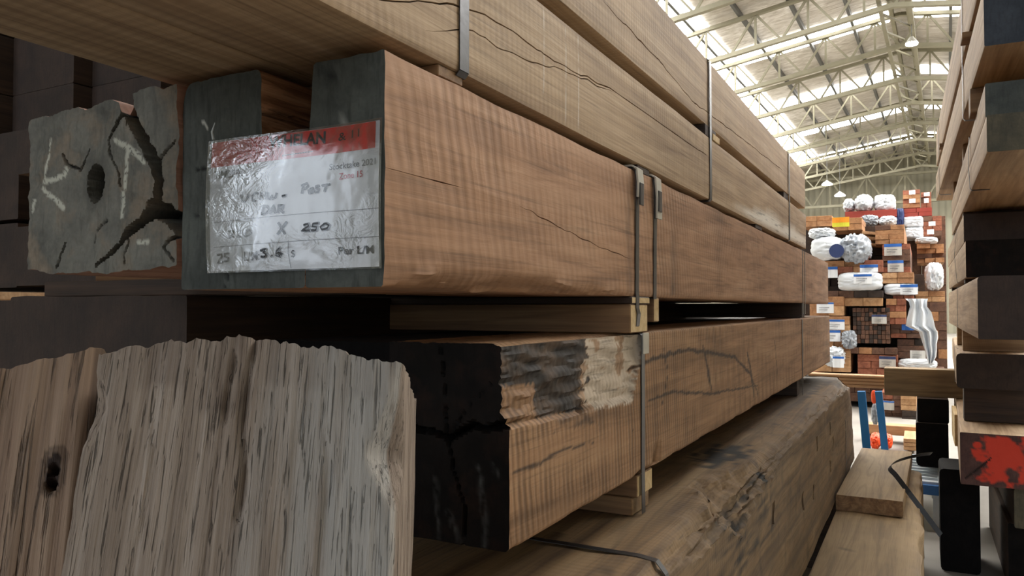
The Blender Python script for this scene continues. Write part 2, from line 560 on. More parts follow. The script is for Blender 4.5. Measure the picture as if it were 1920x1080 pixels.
# ---------------------------------------------------------------- steel strap round a bundle
def strap(path, y, w, label, mat=None, t=.0012, closed=False, name='steel_strap', group=None, cat='strap', lean=0.0, origin=None):
    """path: (x, z) or (x, z, dy) points going round the bundle in a plane of constant y"""
    mb = MB(); pts = [Vector((p[0], y + (p[2] if len(p) > 2 else 0), p[1] + CZ)) for p in path]
    if closed: pts.append(pts[0].copy())
    def nr(i):
        d = pts[min(i + 1, len(pts) - 1)] - pts[max(i - 1, 0)]
        n = Vector((0, 1, 0)).cross(d); return n.normalized() if n.length > 1e-9 else Vector((1, 0, 0))
    mb.ribbon(pts, (0, 1, 0), w, nr, t)
    o = mb.build(name, mat or M['strap'], origin=pts[0])
    return tag(o, label, cat, group, 'thing')


def block(name, x0, x1, y0, y1, z0, z1, side, label, cat, end=None, b=.002, yaw=0.0, group=None, endaxis=None):
    """a short piece of sawn timber lying across the stack (grain along x)"""
    L = x1 - x0
    mb = MB(); mb.box(0, y1 - y0, 0, L, 0, z1 - z0, b)     # built along local y so that the grain follows its length
    o = mb.build(name, side)
    if end is not None:
        o.data.materials.append(end)
        for p in o.data.polygons:
            if abs(p.normal.y) > .9: p.material_index = 1
    o.rotation_euler = (0, 0, R(-90) + yaw)
    o.location = (x0, y1, z0 + CZ)
    return tag(o, label, cat, group, 'thing')

# ================================================================ LEFT STACK
XS = -.492                                            # face of the left stack towards the aisle
# ---- upper bundle of sawn beams (four, two wide and two high), overhanging towards the viewer
YA0, YA1 = -.55, 3.96
def up_crack(pix, w, d, z0, **k):
    return dict(pts=[(at(px, py, x=XS).y - YA0, at(px, py, x=XS).z - z0) for px, py in pix], w=w, d=d, **k)

ZA = (.286, .452, .4815, .659)
cr_low = [up_crack([(640, -10), (830, 0), (905, 20), (965, 55), (1010, 92), (1090, 140), (1165, 195), (1230, 238), (1330, 290)], .0014, .010, ZA[0]),
          up_crack([(800, 55), (890, 55), (935, 85), (980, 106), (1060, 130), (1150, 170)], .0011, .008, ZA[0]),
          up_crack([(640, 30), (760, 20), (800, 45), (838, 75)], .0008, .006, ZA[0])]
cr_low = cr_low[:2]
cr_top = [up_crack([(1130, -10), (1155, 20), (1240, 110), (1300, 185), (1345, 220), (1400, 262), (1470, 318)], .0016, .012, ZA[2])]
ysA = stations(YA1 - YA0, (1.1, .05), (2.6, .015), (YA1 - YA0, .04))

def wob(amp, sc=3.0, seed=0.0):
    def f(p, sd):
        x, y, z = p
        q = fbm((y * sc + seed, x * 9, z * 9 + seed), 3) * amp
        return (x + (q if sd in 'RL' else 0), y, z + (q if sd in 'BT' else 0))
    return f

LN = [at(px, 100, x=XS).y - YA0 for px in (1020, 1062, 1086)]
ysA = sorted(set(ysA + [round(y + d, 5) for y in LN for d in (-.003, -.0015, .0015, .003)]))
def pale_band(y_from, lo):
    """band of near-white sapwood along the lower edge of the far half"""
    def f(p, sd):
        x, y, z = p
        if sd == 'R' and y > y_from:
            e = (y - y_from) / .8
            n = fbm((y * 3, z * 20, 5), 3) * .02
            return (0, max(0, min(1, (lo * min(e, 1.3) + n - z) * 60, ), min(.7, (z - .158 + n * .4) * 80 * min(1, e))))
        if sd == 'R':
            for q, yl_ in enumerate(LN):
                if abs(y - yl_) < .0025 and fbm((z * 40, q, 1), 2) > -.2: return (0, .32)
        return (0, 0)
    return f

timber('timber_beam', XS - .178, XS, YA0, YA1, ZA[0], ZA[1], M['top_wood'], M['olive_end'], nu=5, nv=22, ys=ysA, cracks=cr_low, disp=wob(.0012),
       label='pale sawn beam with wavy cracks lying straight above the tagged post', attrs=pale_band(2.4, .05))
timber('timber_beam', XS - .180, XS - .002, YA0, YA1 - .005, ZA[2], ZA[3], M['top_wood'], M['olive_end'], nu=5, nv=16, ys=ysA, cracks=cr_top, disp=wob(.0012, seed=7),
       label='topmost pale sawn beam of the left stack, with one long crack')
timber('timber_beam', XS - .362, XS - .1805, YA0, YA1, ZA[0] + .001, ZA[1], M['top_wood'], M['olive_end'], r=.006, disp=wob(.001, seed=3),
       label='inner sawn beam whose brown underside shows above the cracked post ends')
timber('timber_beam', XS - .362, XS - .1805, YA0, YA1, ZA[2], ZA[3] - .002, M['top_wood'], M['olive_end'], r=.006,
       label='hidden sawn beam behind the topmost pale beam of the left stack')
# stickers between the two rows of the upper bundle and between it and the tagged posts
def sticker(px0, px1, z0, z1, x0, label, mat='bearer', end=None, name='timber_spacer', x1=XS - .004):
    y0, y1 = at(px0, 300, x=XS).y, at(px1, 300, x=XS).y
    return block(name, x0, x1, y0, y1, z0, z1, M[mat], label, 'spacer', end=M[end] if end else None, b=.001)
sticker(826, 872, .2722, .2858, -.84, 'thin wooden spacer beneath the nearest strap, on top of the tagged post')
sticker(1325, 1345, .4522, .4812, -.85, 'dark wooden spacer between the two pale beams at the second strap', 'dark_beam', x1=XS - .001)
sticker(1338, 1350, .4522, .470, -.80, 'small pale wooden wedge beside the spacer between the pale beams', 'pine', x1=XS + .002)
sticker(1474, 1482, .4522, .4812, -.85, 'wooden spacer between the two pale beams near their far end', 'dark_beam', x1=XS - .006)
sticker(1200, 1222, .2722, .2858, -.84, 'thin wooden spacer above the tagged post beside the card protectors', 'dark_beam')
sticker(1420, 1432, .2722, .2858, -.84, 'thin wooden spacer on the tagged post near its far end', 'dark_beam')

def ring_a(x1=XS, x0=XS - .364, z0=.2845, z1=.660, e=.0014, bow=0.0):
    return [(x1 + e, z0 + .004), (x1 + e + bow, (z0 + z1) / 2), (x1 + e, z1 - .003), (x1 - .004, z1 + e), (x0 + .004, z1 + e), (x0 - e, z1 - .004), (x0 - e, z0), (x0 + .003, z0 - e), (x1 - .003, z0 - e)]
yS = at(867, 100, x=XS).y
strap(ring_a(), yS, .021, 'broad steel strap around the pale beams, nearest of three', closed=True)
y2 = at(1333, 250, x=XS).y
strap(ring_a(), y2, .021, 'steel strap around the pale beams, at the dark spacer', closed=True)
y3 = at(1481, 380, x=XS).y
strap(ring_a(), y3, .021, 'steel strap around the far end of the pale beams', closed=True)

# ---- middle row: three posts with sealed ends, the right one carries the price tag
YP = .642
hP = .25
def p1_disp(p, sd):
    x, y, z = p; w = .1085
    n = fbm((y * 9, z * 30, 1.7), 3)
    env = max(0.0, min(1.0, (y - .0) / .12)) * max(0.0, min(1.0, (.78 - y) / .35))
    amt = .024 * env * (.75 + .45 * fbm((y * 5, 2.0, 0), 3)) + .004
    q = edge_waney(p, w, hP, 'br', max(amt, .004))
    if amt > .008 and q != p:
        q = (q[0] + fbm((y * 60, x * 160, z * 160), 3) * .004, q[1], q[2] + fbm((y * 14, x * 220, z * 220 + 9), 3) * .004)
    # the upper left arris of the end is cut back
    if sd in 'TL' or x < .03:
        k = max(0.0, (z - .12) / .13)
        if x < .05: q = (q[0] + k * .010 * (1 - x / .05), q[1], q[2])
    if sd == 'T': q = (q[0], q[1], q[2] + fbm((y * 6, x * 30, 4), 3) * .003 - .002)
    return (q[0] + (n * .0012 if sd == 'R' else 0), q[1], q[2])
def p1_cap(x, z):
    st = 0.0
    for ln in ([(.0, .055, .0006), (.03, .058, .0004)], [(.01, .12, .0005), (.05, .124, .0004)]):
        if poly_dist(x, z, ln) < 1: st = .9
    d = 0.0
    if poly_dist(x, z, [(.030, .232, .004), (.060, .236, .002)]) < 1: d, st = .006, .6
    pl = .35 if poly_dist(x, z, [(.050, .205, .0012), (.056, .16, .0012), (.06, .13, .0008)]) < 1 else 0
    return d + fbm((x * 40, z * 40, 3), 3) * .0012, st, pl
# the long side: stains left by the straps
def p1_attr(p, sd):
    x, y, z = p
    if sd != 'R': return (0, 0)
    s = 0.0
    for yc, w_, z_hi, a in ((at(1265, 480, x=XS).y - YP, .012, .14, .55), (at(1180, 480, x=XS).y - YP, .01, .25, .35), (at(1350, 480, x=XS).y - YP, .03, .25, .25), (at(1345, 480, x=XS).y - YP + .3, .05, .2, .22)):
        n = fbm((y * 30, z * 18, yc), 3)
        s = max(s, a * max(0, min(1, 1.6 - abs(y - yc + n * .01) / w_)) * (1 if z < z_hi else .25) * (.8 + .5 * n))
    return (min(s, .7), 0)
crP = [dict(pts=[(.0, .112), (.09, .098), (.16, .09)], w=.0008, d=.005, open=True, fade=.05),
       dict(pts=[(.30, .12), (.42, .105), (.6, .085), (.78, .07)], w=.0009, d=.006)]
tagged = timber('timber_post', XS - .1085, XS, YP, 4.94, .022, .272, M['post_wood'], M['grey_end'], r=.004, nu=12, nv=30,
                ys=stations(4.298, (.9, .012), (1.6, .03), (4.298, .12)), cracks=crP, disp=p1_disp, cap=p1_cap, attrs=p1_attr,
                label='reddish rough sawn post with the price tag on its dark sealed end', cat='timber post')

def p2_disp(p, sd):
    x, y, z = p; w = .2005; h = .2545
    prof = max(0.0, min(1.0, (z - .125) / .02))
    inset = .068 * prof
    n = fbm((y * 7, z * 55, 2.2), 4)
    q = x
    if sd == 'R' or (sd in 'TB' and x > w - 1e-6):
        q = x - inset + (n * .010 * prof * min(1, y / .03))
    elif sd == 'T':
        q = x * (w - inset) / w
    zz = z
    if sd == 'T': zz = z + fbm((x * 30, y * 5, 8), 3) * .003
    return (q, y, zz)
def p2_cap(x, z):
    st, d = 0.0, 0.0
    for ln in ([(.072, .0, .0008), (.085, .03, .0010), (.09, .06, .0004)], [(.02, .145, .0007), (.055, .147, .0006)], [(.02, .09, .0005), (.05, .092, .0005)], [(.155, .0, .0005), (.156, .04, .0004)]):
        q = poly_dist(x, z, ln)
        if q < 1.4: st, d = max(st, .9), max(d, .003)
    pl = .9 if poly_dist(x, z, [(.035, .203, .0020), (.043, .196, .0014)]) < 1 else 0.0
    return d + fbm((x * 25, z * 25, 1), 3) * .0012, st, pl
post2 = timber('timber_post', XS - .3105, XS - .1100, YP + .001, 4.7, .022, .2765, M['splinter'], M['grey_end'], r=(.004, .004, .016, .026), nu=46, nv=60,
       ys=stations(4.06, (.35, .012), (4.06, .3)), disp=p2_disp, cap=p2_cap,
       label='dark-ended post with a splintered red side, between tagged post and cracked post', cat='timber post')

# the big split post on the left
P0 = at(330, 345, x=-.8045)
yP0 = P0.y
def on_p0(px, py):
    v = at(px, py, y=yP0); return (v.x + 1.1145, v.z - .052)
def pl_p0(pix):
    return [(*on_p0(a, b), w_) for a, b, w_ in pix]
P0_CRACKS = [(pl_p0([(236, 186, .008), (238, 205, .007), (250, 235, .006), (268, 270, .0075), (290, 310, .0075), (297, 340, .006), (292, 375, .006), (283, 392, .010)]), .09),
             (pl_p0([(286, 388, .009), (310, 400, .008), (330, 416, .010), (352, 430, .013)]), .08),
             (pl_p0([(284, 390, .008), (262, 415, .005), (240, 433, .0045), (222, 460, .0018), (200, 480, .0016), (180, 498, .0010)]), .05),
             (pl_p0([(238, 200, .004), (222, 220, .002), (208, 245, .0014), (200, 262, .0010)]), .02),
             (pl_p0([(200, 262, .001), (205, 290, .001), (216, 320, .0008), (222, 350, .0008)]), .006),
             (pl_p0([(112, 292, .001), (128, 310, .0012), (146, 318, .001), (165, 278, .0008)]), .006),
             (pl_p0([(122, 455, .0008), (112, 480, .0009), (104, 502, .0009)]), .006),
             (pl_p0([(236, 430, .0014), (240, 455, .0012), (230, 480, .0010), (228, 500, .0008)]), .006),
             (pl_p0([(200, 412, .0006), (180, 432, .0008), (176, 455, .0006)]), .004),
             (pl_p0([(345, 445, .003), (318, 446, .0014), (306, 465, .001), (322, 490, .001)]), .008),
             (pl_p0([(296, 300, .0008), (310, 280, .0010), (325, 262, .0008)]), .005)]
P0_CHALK = [pl_p0([(92, 262, .0028), (86, 300, .0030), (78, 338, .0026)]), pl_p0([(74, 340, .004), (98, 336, .0036), (118, 330, .004), (124, 312, .0036)]),
            pl_p0([(74, 352, .0034), (92, 366, .0036), (108, 378, .0036), (118, 390, .003)]), pl_p0([(62, 375, .0024), (58, 398, .002)]),
            pl_p0([(212, 262, .0034), (232, 272, .004), (248, 284, .004), (266, 304, .003)]), pl_p0([(238, 280, .0032), (235, 310, .0034), (230, 352, .0032)]),
            pl_p0([(226, 362, .003), (226, 405, .004)]), pl_p0([(256, 454, .003), (275, 454, .003)])]
cH = on_p0(178, 344)
def p0_cap(x, z):
    d, st, pl = 0.0, 0.0, 0.0
    j = fbm((x * 60, z * 60, 2), 3) * .0022
    for ln, dep in P0_CRACKS:
        q = poly_dist(x + j, z + j, ln)
        if q < 1.35:
            k = max(0, min(1, (1.35 - q) / .45)); d = max(d, dep * k); st = max(st, min(1, k * 1.0))
    q = math.hypot((x - cH[0]) / .0165, (z - cH[1]) / .0225)
    if q < 1.15:
        k = max(0, min(1, (1.15 - q) / .3)); d = max(d, .06 * k); st = max(st, k)
    elif q < 2.0: st = max(st, .4 * (2.0 - q))
    for ln in P0_CHALK:
        q = poly_dist(x + j * .6, z + j * .6, ln)
        if q < 1.2 and noise.noise(Vector((x * 260, z * 260, 0))) > -.28: pl = max(pl, .75 * min(1, (1.3 - q) * 1.6))
    d += fbm((x * 22, z * 22, 5), 4) * .0035 + fbm((x * 90, z * 90, 1), 2) * .0012
    return d, st, pl
def p0_disp(p, sd):
    x, y, z = p
    n = fbm((x * 26, y * 4, z * 26), 4)
    zz = z
    if sd == 'T':
        zz = z + n * .006 - .014 * max(0, 1 - abs(x - .205) / .012) + (.006 if x > .215 else 0) * max(0, 1 - y)
    if sd == 'B': zz = z + n * .005 - .006 * math.sin(x * 10)
    return (x + (n * .003 if sd in 'LR' else 0), y, zz)
post0 = timber('timber_post', -1.1145, -.8045, yP0, 4.3, .052, .269, M['pink_wood'], M['old_end'], r=(.004, .003, .004, .010), nu=150, nv=104,
               ys=stations(4.3 - yP0, (.04, .010), (.4, .09), (4.3 - yP0, .9)), disp=p0_disp, cap=p0_cap, smooth=50,
               label='grey split post end with a round heart hole and chalk marks', cat='timber post')

# ---- straps and card protectors round the middle row and its bearers
ySa, ySb = at(1193, 450, x=XS).y, at(1227, 450, x=XS).y
strap([(XS - .06, .2735), (XS - .006, .2735), (XS + .0015, .268), (XS + .0045, .25), (XS + .0035, .15), (XS + .0025, .03), (XS + .0035, .02), (XS + .003, .0), (XS + .004, -.012, .006), (XS + .002, -.035, .004), (XS - .006, -.0492, -.006), (XS - .05, -.0496, -.012)], ySa, .0185,
      'steel strap over the tagged post, left of the pair with card protectors')
strap([(XS - .06, .2735), (XS - .006, .2735), (XS + .0015, .268), (XS + .0045, .25), (XS + .003, .15), (XS + .002, .03), (XS + .0015, .018), (XS - .03, .0200)], ySb, .0185,
      'steel strap over the tagged post, right of the pair with card protectors')
def protector(y, z0, z1, label, skew=0.0):
    mb = MB(); n = 5; w = .034; t = .0035
    pts = [Vector((XS - .03, y, .2752 + CZ)), Vector((XS - .003, y, .2752 + CZ)), Vector((XS + .0055, y, .270 + CZ)), Vector((XS + .0075, y + skew, (z0 + z1) / 2 + CZ)), Vector((XS + .0065, y + skew * 2, z0 + CZ))]
    def nr(i):
        d = pts[min(i + 1, n - 1)] - pts[max(i - 1, 0)]
        return Vector((0, 1, 0)).cross(d).normalized() * -1
    mb.ribbon(pts, (0, 1, 0), w, nr, t)
    root = mb.build('card_protector', M['card'], origin=pts[2])
    tag(root, label, 'card protector', None, 'thing')
    # a crimped steel seal pressed on the strap over it
    s = MB(); s.box(XS + .0100, XS + .0128, y - .011 + skew, y + .011 + skew, z1 - .072 + CZ, z1 - .028 + CZ, .001)
    link_ = s.build('crimp_seal', M['strap']); link_.parent = root; link_.matrix_parent_inverse = Matrix.Translation(-root.location)
    link_['label'] = 'crimped steel seal'
    return root
protector(ySa, .215, .272, 'short folded grey card under the strap, left one of two', .001)
protector(ySb + .004, .186, .272, 'longer folded grey card under the strap, right one of two', .002)
yF = at(1506, 520, x=XS).y
for dy, lb in ((-.012, 'thin steel strap around the far end of the tagged post, nearer of two'), (.06, 'thin steel strap around the far end of the tagged post, farther of two')):
    strap([(XS - .06, .2735), (XS - .006, .2735), (XS + .0015, .268), (XS + .002, .14), (XS + .0015, .02), (XS + .001, -.03), (XS - .03, -.0485)], yF + dy, .018, lb)

# ---- bearers under the middle row
yb0, yb1 = at(1181, 600, x=XS).y, at(1213, 600, x=XS).y
block('timber_bearer', -1.10, XS + .001, yb0, yb1, -.0488, .0068, M['bearer'], 'thick crosswise bearer with a pale end below the tagged post', 'bearer', end=M['pine'])
block('timber_bearer', -1.12, XS + .002, yb0 + .005, yb1 + .012, .0072, .0218, M['dark_beam'], 'thin dark board with pale end on top of the thick crosswise bearer', 'bearer', end=M['pine'])
yc0, yc1 = at(1222, 580, x=XS).y, at(1234, 580, x=XS).y
block('timber_bearer', -1.08, XS - .002, yc0 + .02, yc1 + .012, -.030, .0215, M['bearer'], 'narrow crosswise batten standing behind the thick pale-ended bearer', 'bearer', end=M['pine'])
block('timber_bearer', -1.1, XS - .004, yF - .02, yF + .07, -.047, .0215, M['dark_beam'], 'crosswise bearer under the far end of the tagged post', 'bearer')
block('timber_bearer', -1.52, -.76, .90, 1.0, .0210, .0505, M['dark_beam'], 'thin crosswise batten under the grey split post', 'bearer', yaw=R(0))
block('timber_bearer', -1.52, -.82, 3.3, 3.42, .0210, .0505, M['dark_beam'], 'crosswise bearer under the far end of the split post', 'bearer')

# ---- lower row
YQ = at(955, 800, x=XS).y
zq0, zq1 = -.3286, -.0492
hQ = zq1 - zq0
def bark_edge(y):                       # lower edge of the waney barked strip, counted from the beam's bottom
    if y < .50: b = .172 - .022 * y / .5
    else: b = .150 + (y - .50) * 1.5
    saw_ = ((y * 1000) % 13) / 13
    return b + (saw_ - .5) * (.010 if y > .25 else .003)
def q1_disp(p, sd):
    x, y, z = p; w = .2
    if sd == 'R':
        b = bark_edge(y)
        k = max(0.0, min(1.0, (z - b) / .010)) * max(0.0, min(1.0, (.58 - y) / .05))
        n = fbm((y * 10, z * 60, 3), 4)
        rough_ = .006 * n if y < .28 else .003 * n
        x = x - k * (.012 + .03 * max(0, (z - b - .03)) - rough_ * 1.6)
        if z < .03: z += 0
        if y < .25 and abs(z - b) < .006: x -= .012 * (1 - abs(z - b) / .006)
    if sd == 'T':
        k = max(0.0, min(1.0, (.6 - y) / .1))
        x = x - k * .030 * max(0, (x - .1) / .1)
        z = z - k * .004 * abs(fbm((y * 12, x * 40, 1), 3)) - (.012 * k * max(0, (x - .16) / .04) if y < .5 else 0)
    x2, y2, z2 = edge_waney((x, y, z), w, hQ, 'br', .005 + .012 * max(0, fbm((y * 6, 1, 1), 3)))
    # a split at the lower arris some way along
    for yc in (.655,):
        if sd == 'R' and abs(y - yc) < .03 and z < .055: x2 -= .02 * (1 - abs(y - yc) / .03) * (1 - z / .055)
    return (x2, y2, z2)
QL = [[(at(px, py, x=XS).y - YQ, at(px, py, x=XS).z - zq0, w_) for px, py, w_ in ln] for ln in (
    [(962, 885, .0016), (1010, 868, .002), (1055, 842, .0016), (1120, 825, .0014), (1185, 808, .0010)],
    [(1190, 692, .002), (1225, 672, .0035), (1290, 655, .003), (1320, 660, .0035), (1375, 668, .003), (1405, 700, .004), (1420, 740, .003)],
    [(1215, 752, .002), (1260, 735, .0025), (1330, 738, .0025), (1420, 722, .002)], [(1318, 650, .004), (1326, 690, .007), (1332, 730, .004)],
    [(1400, 660, .004), (1406, 690, .007), (1412, 740, .004)], [(1245, 655, .003), (1252, 700, .002), (1240, 760, .002)], [(1452, 640, .004), (1456, 700, .003)])]
def q1_attr(p, sd):
    x, y, z = p
    if sd == 'R' and (y < .30 or y > .5):
        jj = fbm((y * 30, z * 40, 6), 3) * .004
        q = min(poly_dist(y + jj, z + jj, ln) for ln in QL)
        if q < 1.8: return (min(.85, 1.8 - q), 0)
    if sd == 'R':
        b = bark_edge(y)
        if z > b and y < .58:
            n = fbm((y * 16, z * 30, 7), 4)
            if y > .30 + n * .05: return (.1 * (n > .15) , .95 if n > -.35 else .2)
            if y < .10 and z < b + .05: return (.15, 0)
            return (.92 + .3 * n, .06)
        if .14 < y < .34 and z > b - .025: return (.7 * max(0, fbm((y * 25, z * 60, 3), 3) + .35), 0)
    return (0, 0)
hq = (at(840, 822, y=YQ).x - (XS - .2), at(840, 822, y=YQ).z - zq0)
def q1_cap(x, z):
    d, st, pl = 0.0, 0.0, 0.0
    c = hq
    j = fbm((x * 45, z * 45, 2), 3) * .0018
    lines = [([(c[0], c[1], .0026), (c[0] + .04, c[1] + .022, .0036), (c[0] + .062, c[1] + .019, .003), (.2, c[1] + .028, .004)], .02),
             ([(c[0], c[1], .0024), (c[0] - .03, c[1] + .010, .003), (c[0] - .055, c[1] + .012, .0025), (0, c[1] + .022, .002)], .015),
             ([(c[0], c[1], .002), (c[0] - .004, c[1] + .05, .0009), (c[0] - .012, hQ, .0008)], .006),
             ([(c[0], c[1], .002), (c[0] + .012, c[1] - .05, .0009), (c[0] + .03, c[1] - .09, .0012), (c[0] + .026, 0, .0014)], .008),
             ([(c[0], c[1], .002), (c[0] + .03, c[1] + .045, .0008), (c[0] + .07, c[1] + .08, .0006)], .004)]
    for ln, dep in lines:
        q = poly_dist(x + j, z + j, ln)
        if q < 1.4: k = max(0, min(1, (1.4 - q) / .5)); d = max(d, dep * k); st = max(st, k)
    for ln in ([(c[0] + .05, c[1] - .035, .003), (c[0] + .056, c[1] - .07, .005), (c[0] + .062, c[1] - .115, .004), (c[0] + .058, c[1] - .16, .003)],
               [(c[0] + .075, c[1] - .03, .004), (c[0] + .08, c[1] - .042, .004)], [(c[0] - .02, c[1] - .06, .004), (c[0] - .015, c[1] - .15, .003)], [(c[0], c[1] - .1, .004), (c[0] + .02, c[1] - .14, .004)]):
        q = poly_dist(x + j, z + j * 2, ln)
        if q < 1.6: pl = max(pl, .45 * max(0, (1.6 - q)) * max(0, .5 + fbm((x * 160, z * 60, 4), 3)))
    return d + fbm((x * 20, z * 20, 9), 3) * .002, st, min(pl, .6)
def q_px(pix, w, d, **k):
    return dict(pts=[(at(px, py, x=XS).y - YQ, at(px, py, x=XS).z - zq0) for px, py in pix], w=w, d=d, **k)
crQ = [q_px([(962, 885), (1010, 868), (1055, 842), (1120, 825), (1185, 808)], .0007, .004, open=True),
       q_px([(1190, 690), (1225, 672), (1290, 655), (1320, 660), (1375, 668), (1405, 700)], .0014, .008),
       q_px([(1215, 752), (1260, 735), (1330, 738), (1420, 722)], .0010, .006)]
timber('timber_beam', XS - .2, XS, YQ, 5.0, zq0, zq1, M['saw_wood'], M['black_end'], r=.004, nu=50, nv=72,
       ys=stations(5.0 - YQ, (.62, .0065), (2.3, .012), (5.0 - YQ, .15)), cracks=[], disp=q1_disp, attrs=q1_attr, cap=q1_cap,
       label='orange bandsawn beam with a barked upper corner and black heart-shaken end')
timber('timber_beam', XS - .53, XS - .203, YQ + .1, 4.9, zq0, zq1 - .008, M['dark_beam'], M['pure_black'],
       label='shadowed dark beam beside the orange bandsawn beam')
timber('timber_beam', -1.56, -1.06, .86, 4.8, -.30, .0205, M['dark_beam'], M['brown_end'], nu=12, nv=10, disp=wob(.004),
       label='wide dark brown beam end below the grey split post')
ySq = at(1203, 800, x=XS).y
strap([(XS - .05, -.0470), (XS - .006, -.0472), (XS + .003, -.055), (XS + .003, -.19), (XS + .0022, -.325), (XS + .003, -.405)], ySq, .019,
      'dark steel strap round the orange bandsawn beam and its support block')
mbq = MB(); mbq.box(XS + .0022, XS + .0052, ySq - .004, ySq + .030, -.092 + CZ, -.050 + CZ, .0008)
tag(mbq.build('card_protector', M['card']), 'small pale card behind the dark strap, below the pale-ended bearer', 'card protector', None, 'thing')
yFq = at(1503, 660, x=XS).y
strap([(XS - .05, -.0470), (XS - .006, -.0472), (XS + .003, -.055), (XS + .003, -.19), (XS + .0022, -.325), (XS + .003, -.404)], yFq, .019,
      'thin steel strap round the far end of the orange bandsawn beam')
# blocks under it
yk0, yk1 = at(1196, 915, x=XS).y, at(1224, 915, x=XS).y
block('support_block', -1.0, XS - .003, yk0, yk1, -.372, -.3292, M['bearer'], 'pale-ended block under the orange bandsawn beam', 'support block', end=M['pine'])
block('support_block', -1.0, XS - .012, yk0 - .004, yk1 + .004, -.4075, -.3725, M['bearer'], 'lower brown block below the pale-ended block', 'support block', end=M['right_wood'])
block('support_block', -1.0, XS - .02, yFq - .03, yFq + .05, -.4065, -.3292, M['dark_beam'], 'crosswise block under the far end of the orange bandsawn beam', 'support block')

# ---- wharf timber at the bottom
ZR = -.409
xr = -.366
wR, hR, yR0, yR1 = .62, .50, .74, 5.05
HOLES = []
for px, py, w_, h_ in ((1527, 832, .016, .05), (1552, 802, .014, .05), (1557, 832, .013, .06), (1552, 872, .013, .045), (1520, 920, .016, .05), (1501, 938, .018, .055), (1443, 962, .022, .06), (1430, 886, .014, .05)):
    v = at(px, py, x=xr - .004); HOLES.append((v.y - yR0, v.z - (ZR - hR), w_ * 1.0, h_ / 2))
def in_hole(y, z): return any(abs(y - a) < w_ and abs(z - b) < h_ for a, b, w_, h_ in HOLES)
def r1_disp(p, sd):
    x, y, z = p
    yy = y + yR0
    n = fbm((yy * 3.5, x * 14, z * 14), 4)
    amt = .03 + .012 * n
    lump = max(0, 1 - abs(yy - 1.85) / .55)
    amt += .075 * lump * (.7 + .6 * fbm((yy * 6, 3, 1), 3))
    if yy > 4.2: amt += (yy - 4.2) * .05
    q = edge_waney(p, wR, hR, 'tr', amt)
    if q != p:
        m_ = .012 * (lump + .25)
        q = (q[0] + (fbm((yy * 3, x * 50, z * 50), 3) + .8 * fbm((yy * 14, x * 170, z * 170), 3)) * m_, q[1], q[2] + (fbm((yy * 3 + 40, x * 50, z * 50), 3) + .8 * fbm((yy * 14 + 9, x * 170, z * 170), 3)) * m_)
    else:
        q = (q[0] + (n * .004 if sd == 'R' else 0) - (.05 if sd == 'R' and in_hole(y, z) else 0), q[1], q[2] + (n * .004 if sd == 'T' else 0))
    if yy > 4.6 and sd in 'TR': q = (q[0] - (yy - 4.6) * .05 * (z / hR), q[1], q[2] - (yy - 4.6) * .03 * (z / hR))
    return q
dk = at(1352, 852, z=ZR)
def r1_attr(p, sd):
    x, y, z = p; yy = y + yR0; xx = x + xr - wR
    if sd == 'T':
        n = fbm((xx * 34, yy * 14, 2), 4)
        k = 1 - math.hypot((xx - dk.x) / .055, (yy - dk.y) / .17)
        s = max(0, min(1, (k + .1 + n * 1.3) * 5)) if k > -.4 else 0
        n2 = fbm((xx * 40, yy * 9, 8), 3)
        if n2 > .66: s = max(s, .6)
        if yy > 3.0 and xx < xr - .10 + n * .05: s = max(s, min(.7, (yy - 3.0) * .7))
        if yy > 4.4: s = max(s, .5 + n * .3)
        return (min(s, 1), 0)
    if sd == 'R':
        if in_hole(y, z): return (1, 0)
        n = fbm((yy * 4, z * 12, 6), 4)
        top = (z - .27 - n * .10) / .06
        lump = max(0, 1 - abs(yy - 1.85) / .6)
        s = min(.85, 1.6 * lump * max(0, fbm((yy * 7, z * 70, 3), 4) + .22)) if z > .30 else 0
        s = max(s, .12 + .1 * n)
        return (min(1, s + (.25 if fbm((yy * 20, z * 8, 1), 3) > .4 else 0)), 0 if top > 0 else .08 * min(1, -top))
    return (0, 0)
wharf = timber('salvaged_timber', xr - wR, xr, yR0, yR1, ZR - hR, ZR, M['old_beam'], M['brown_end'], r=(.01, .01, .004, .01), nu=34, nv=72, endpart=False,
               ys=sorted(set(stations(yR1 - yR0, (.45, .03), (1.85, .008), (3.4, .022), (yR1 - yR0, .03)) + [round(a + e * (w_ + d), 5) for a, b, w_, h_ in HOLES for e in (-1, 1) for d in (-.001, .001)])), disp=r1_disp, attrs=r1_attr,
               label='thick grey-brown salvaged timber with bolt holes at the bottom of the left stack', cat='salvaged timber')
# straps over it
yw = at(1250, 1045, x=xr).y
strap([(-.98, ZR + .003), (-.70, ZR + .004), (xr - .05, ZR + .003), (xr - .018, ZR - .001), (xr - .002, ZR - .02), (xr + .003, ZR - .05), (xr + .003, ZR - .30), (xr + .003, ZR - .46)], yw, .016, 'thin steel strap over the near end of the salvaged timber', mat=M['strap'])
yw2 = at(1582, 800, x=xr).y
strap([(-.90, ZR - .006), (-.70, ZR + .002), (xr - .10, ZR - .004), (xr - .055, ZR - .018), (xr - .03, ZR - .05), (xr - .012, ZR - .10), (xr + .004, ZR - .2), (xr + .004, ZR - .46)], yw2, .016, 'thin steel strap over the far end of the salvaged timber', mat=M['strap'])
# supports below it down to the floor
for k, yy in enumerate((.9, 2.6, 4.6)):
    block('timber_bearer', xr - .60, xr - .02, yy, yy + .1, -1.4495, ZR - hR - .001, M['dark_beam'], 'crosswise floor bearer under the salvaged timber, %s' % ('nearest of three', 'middle of three', 'farthest of three')[k], 'bearer')

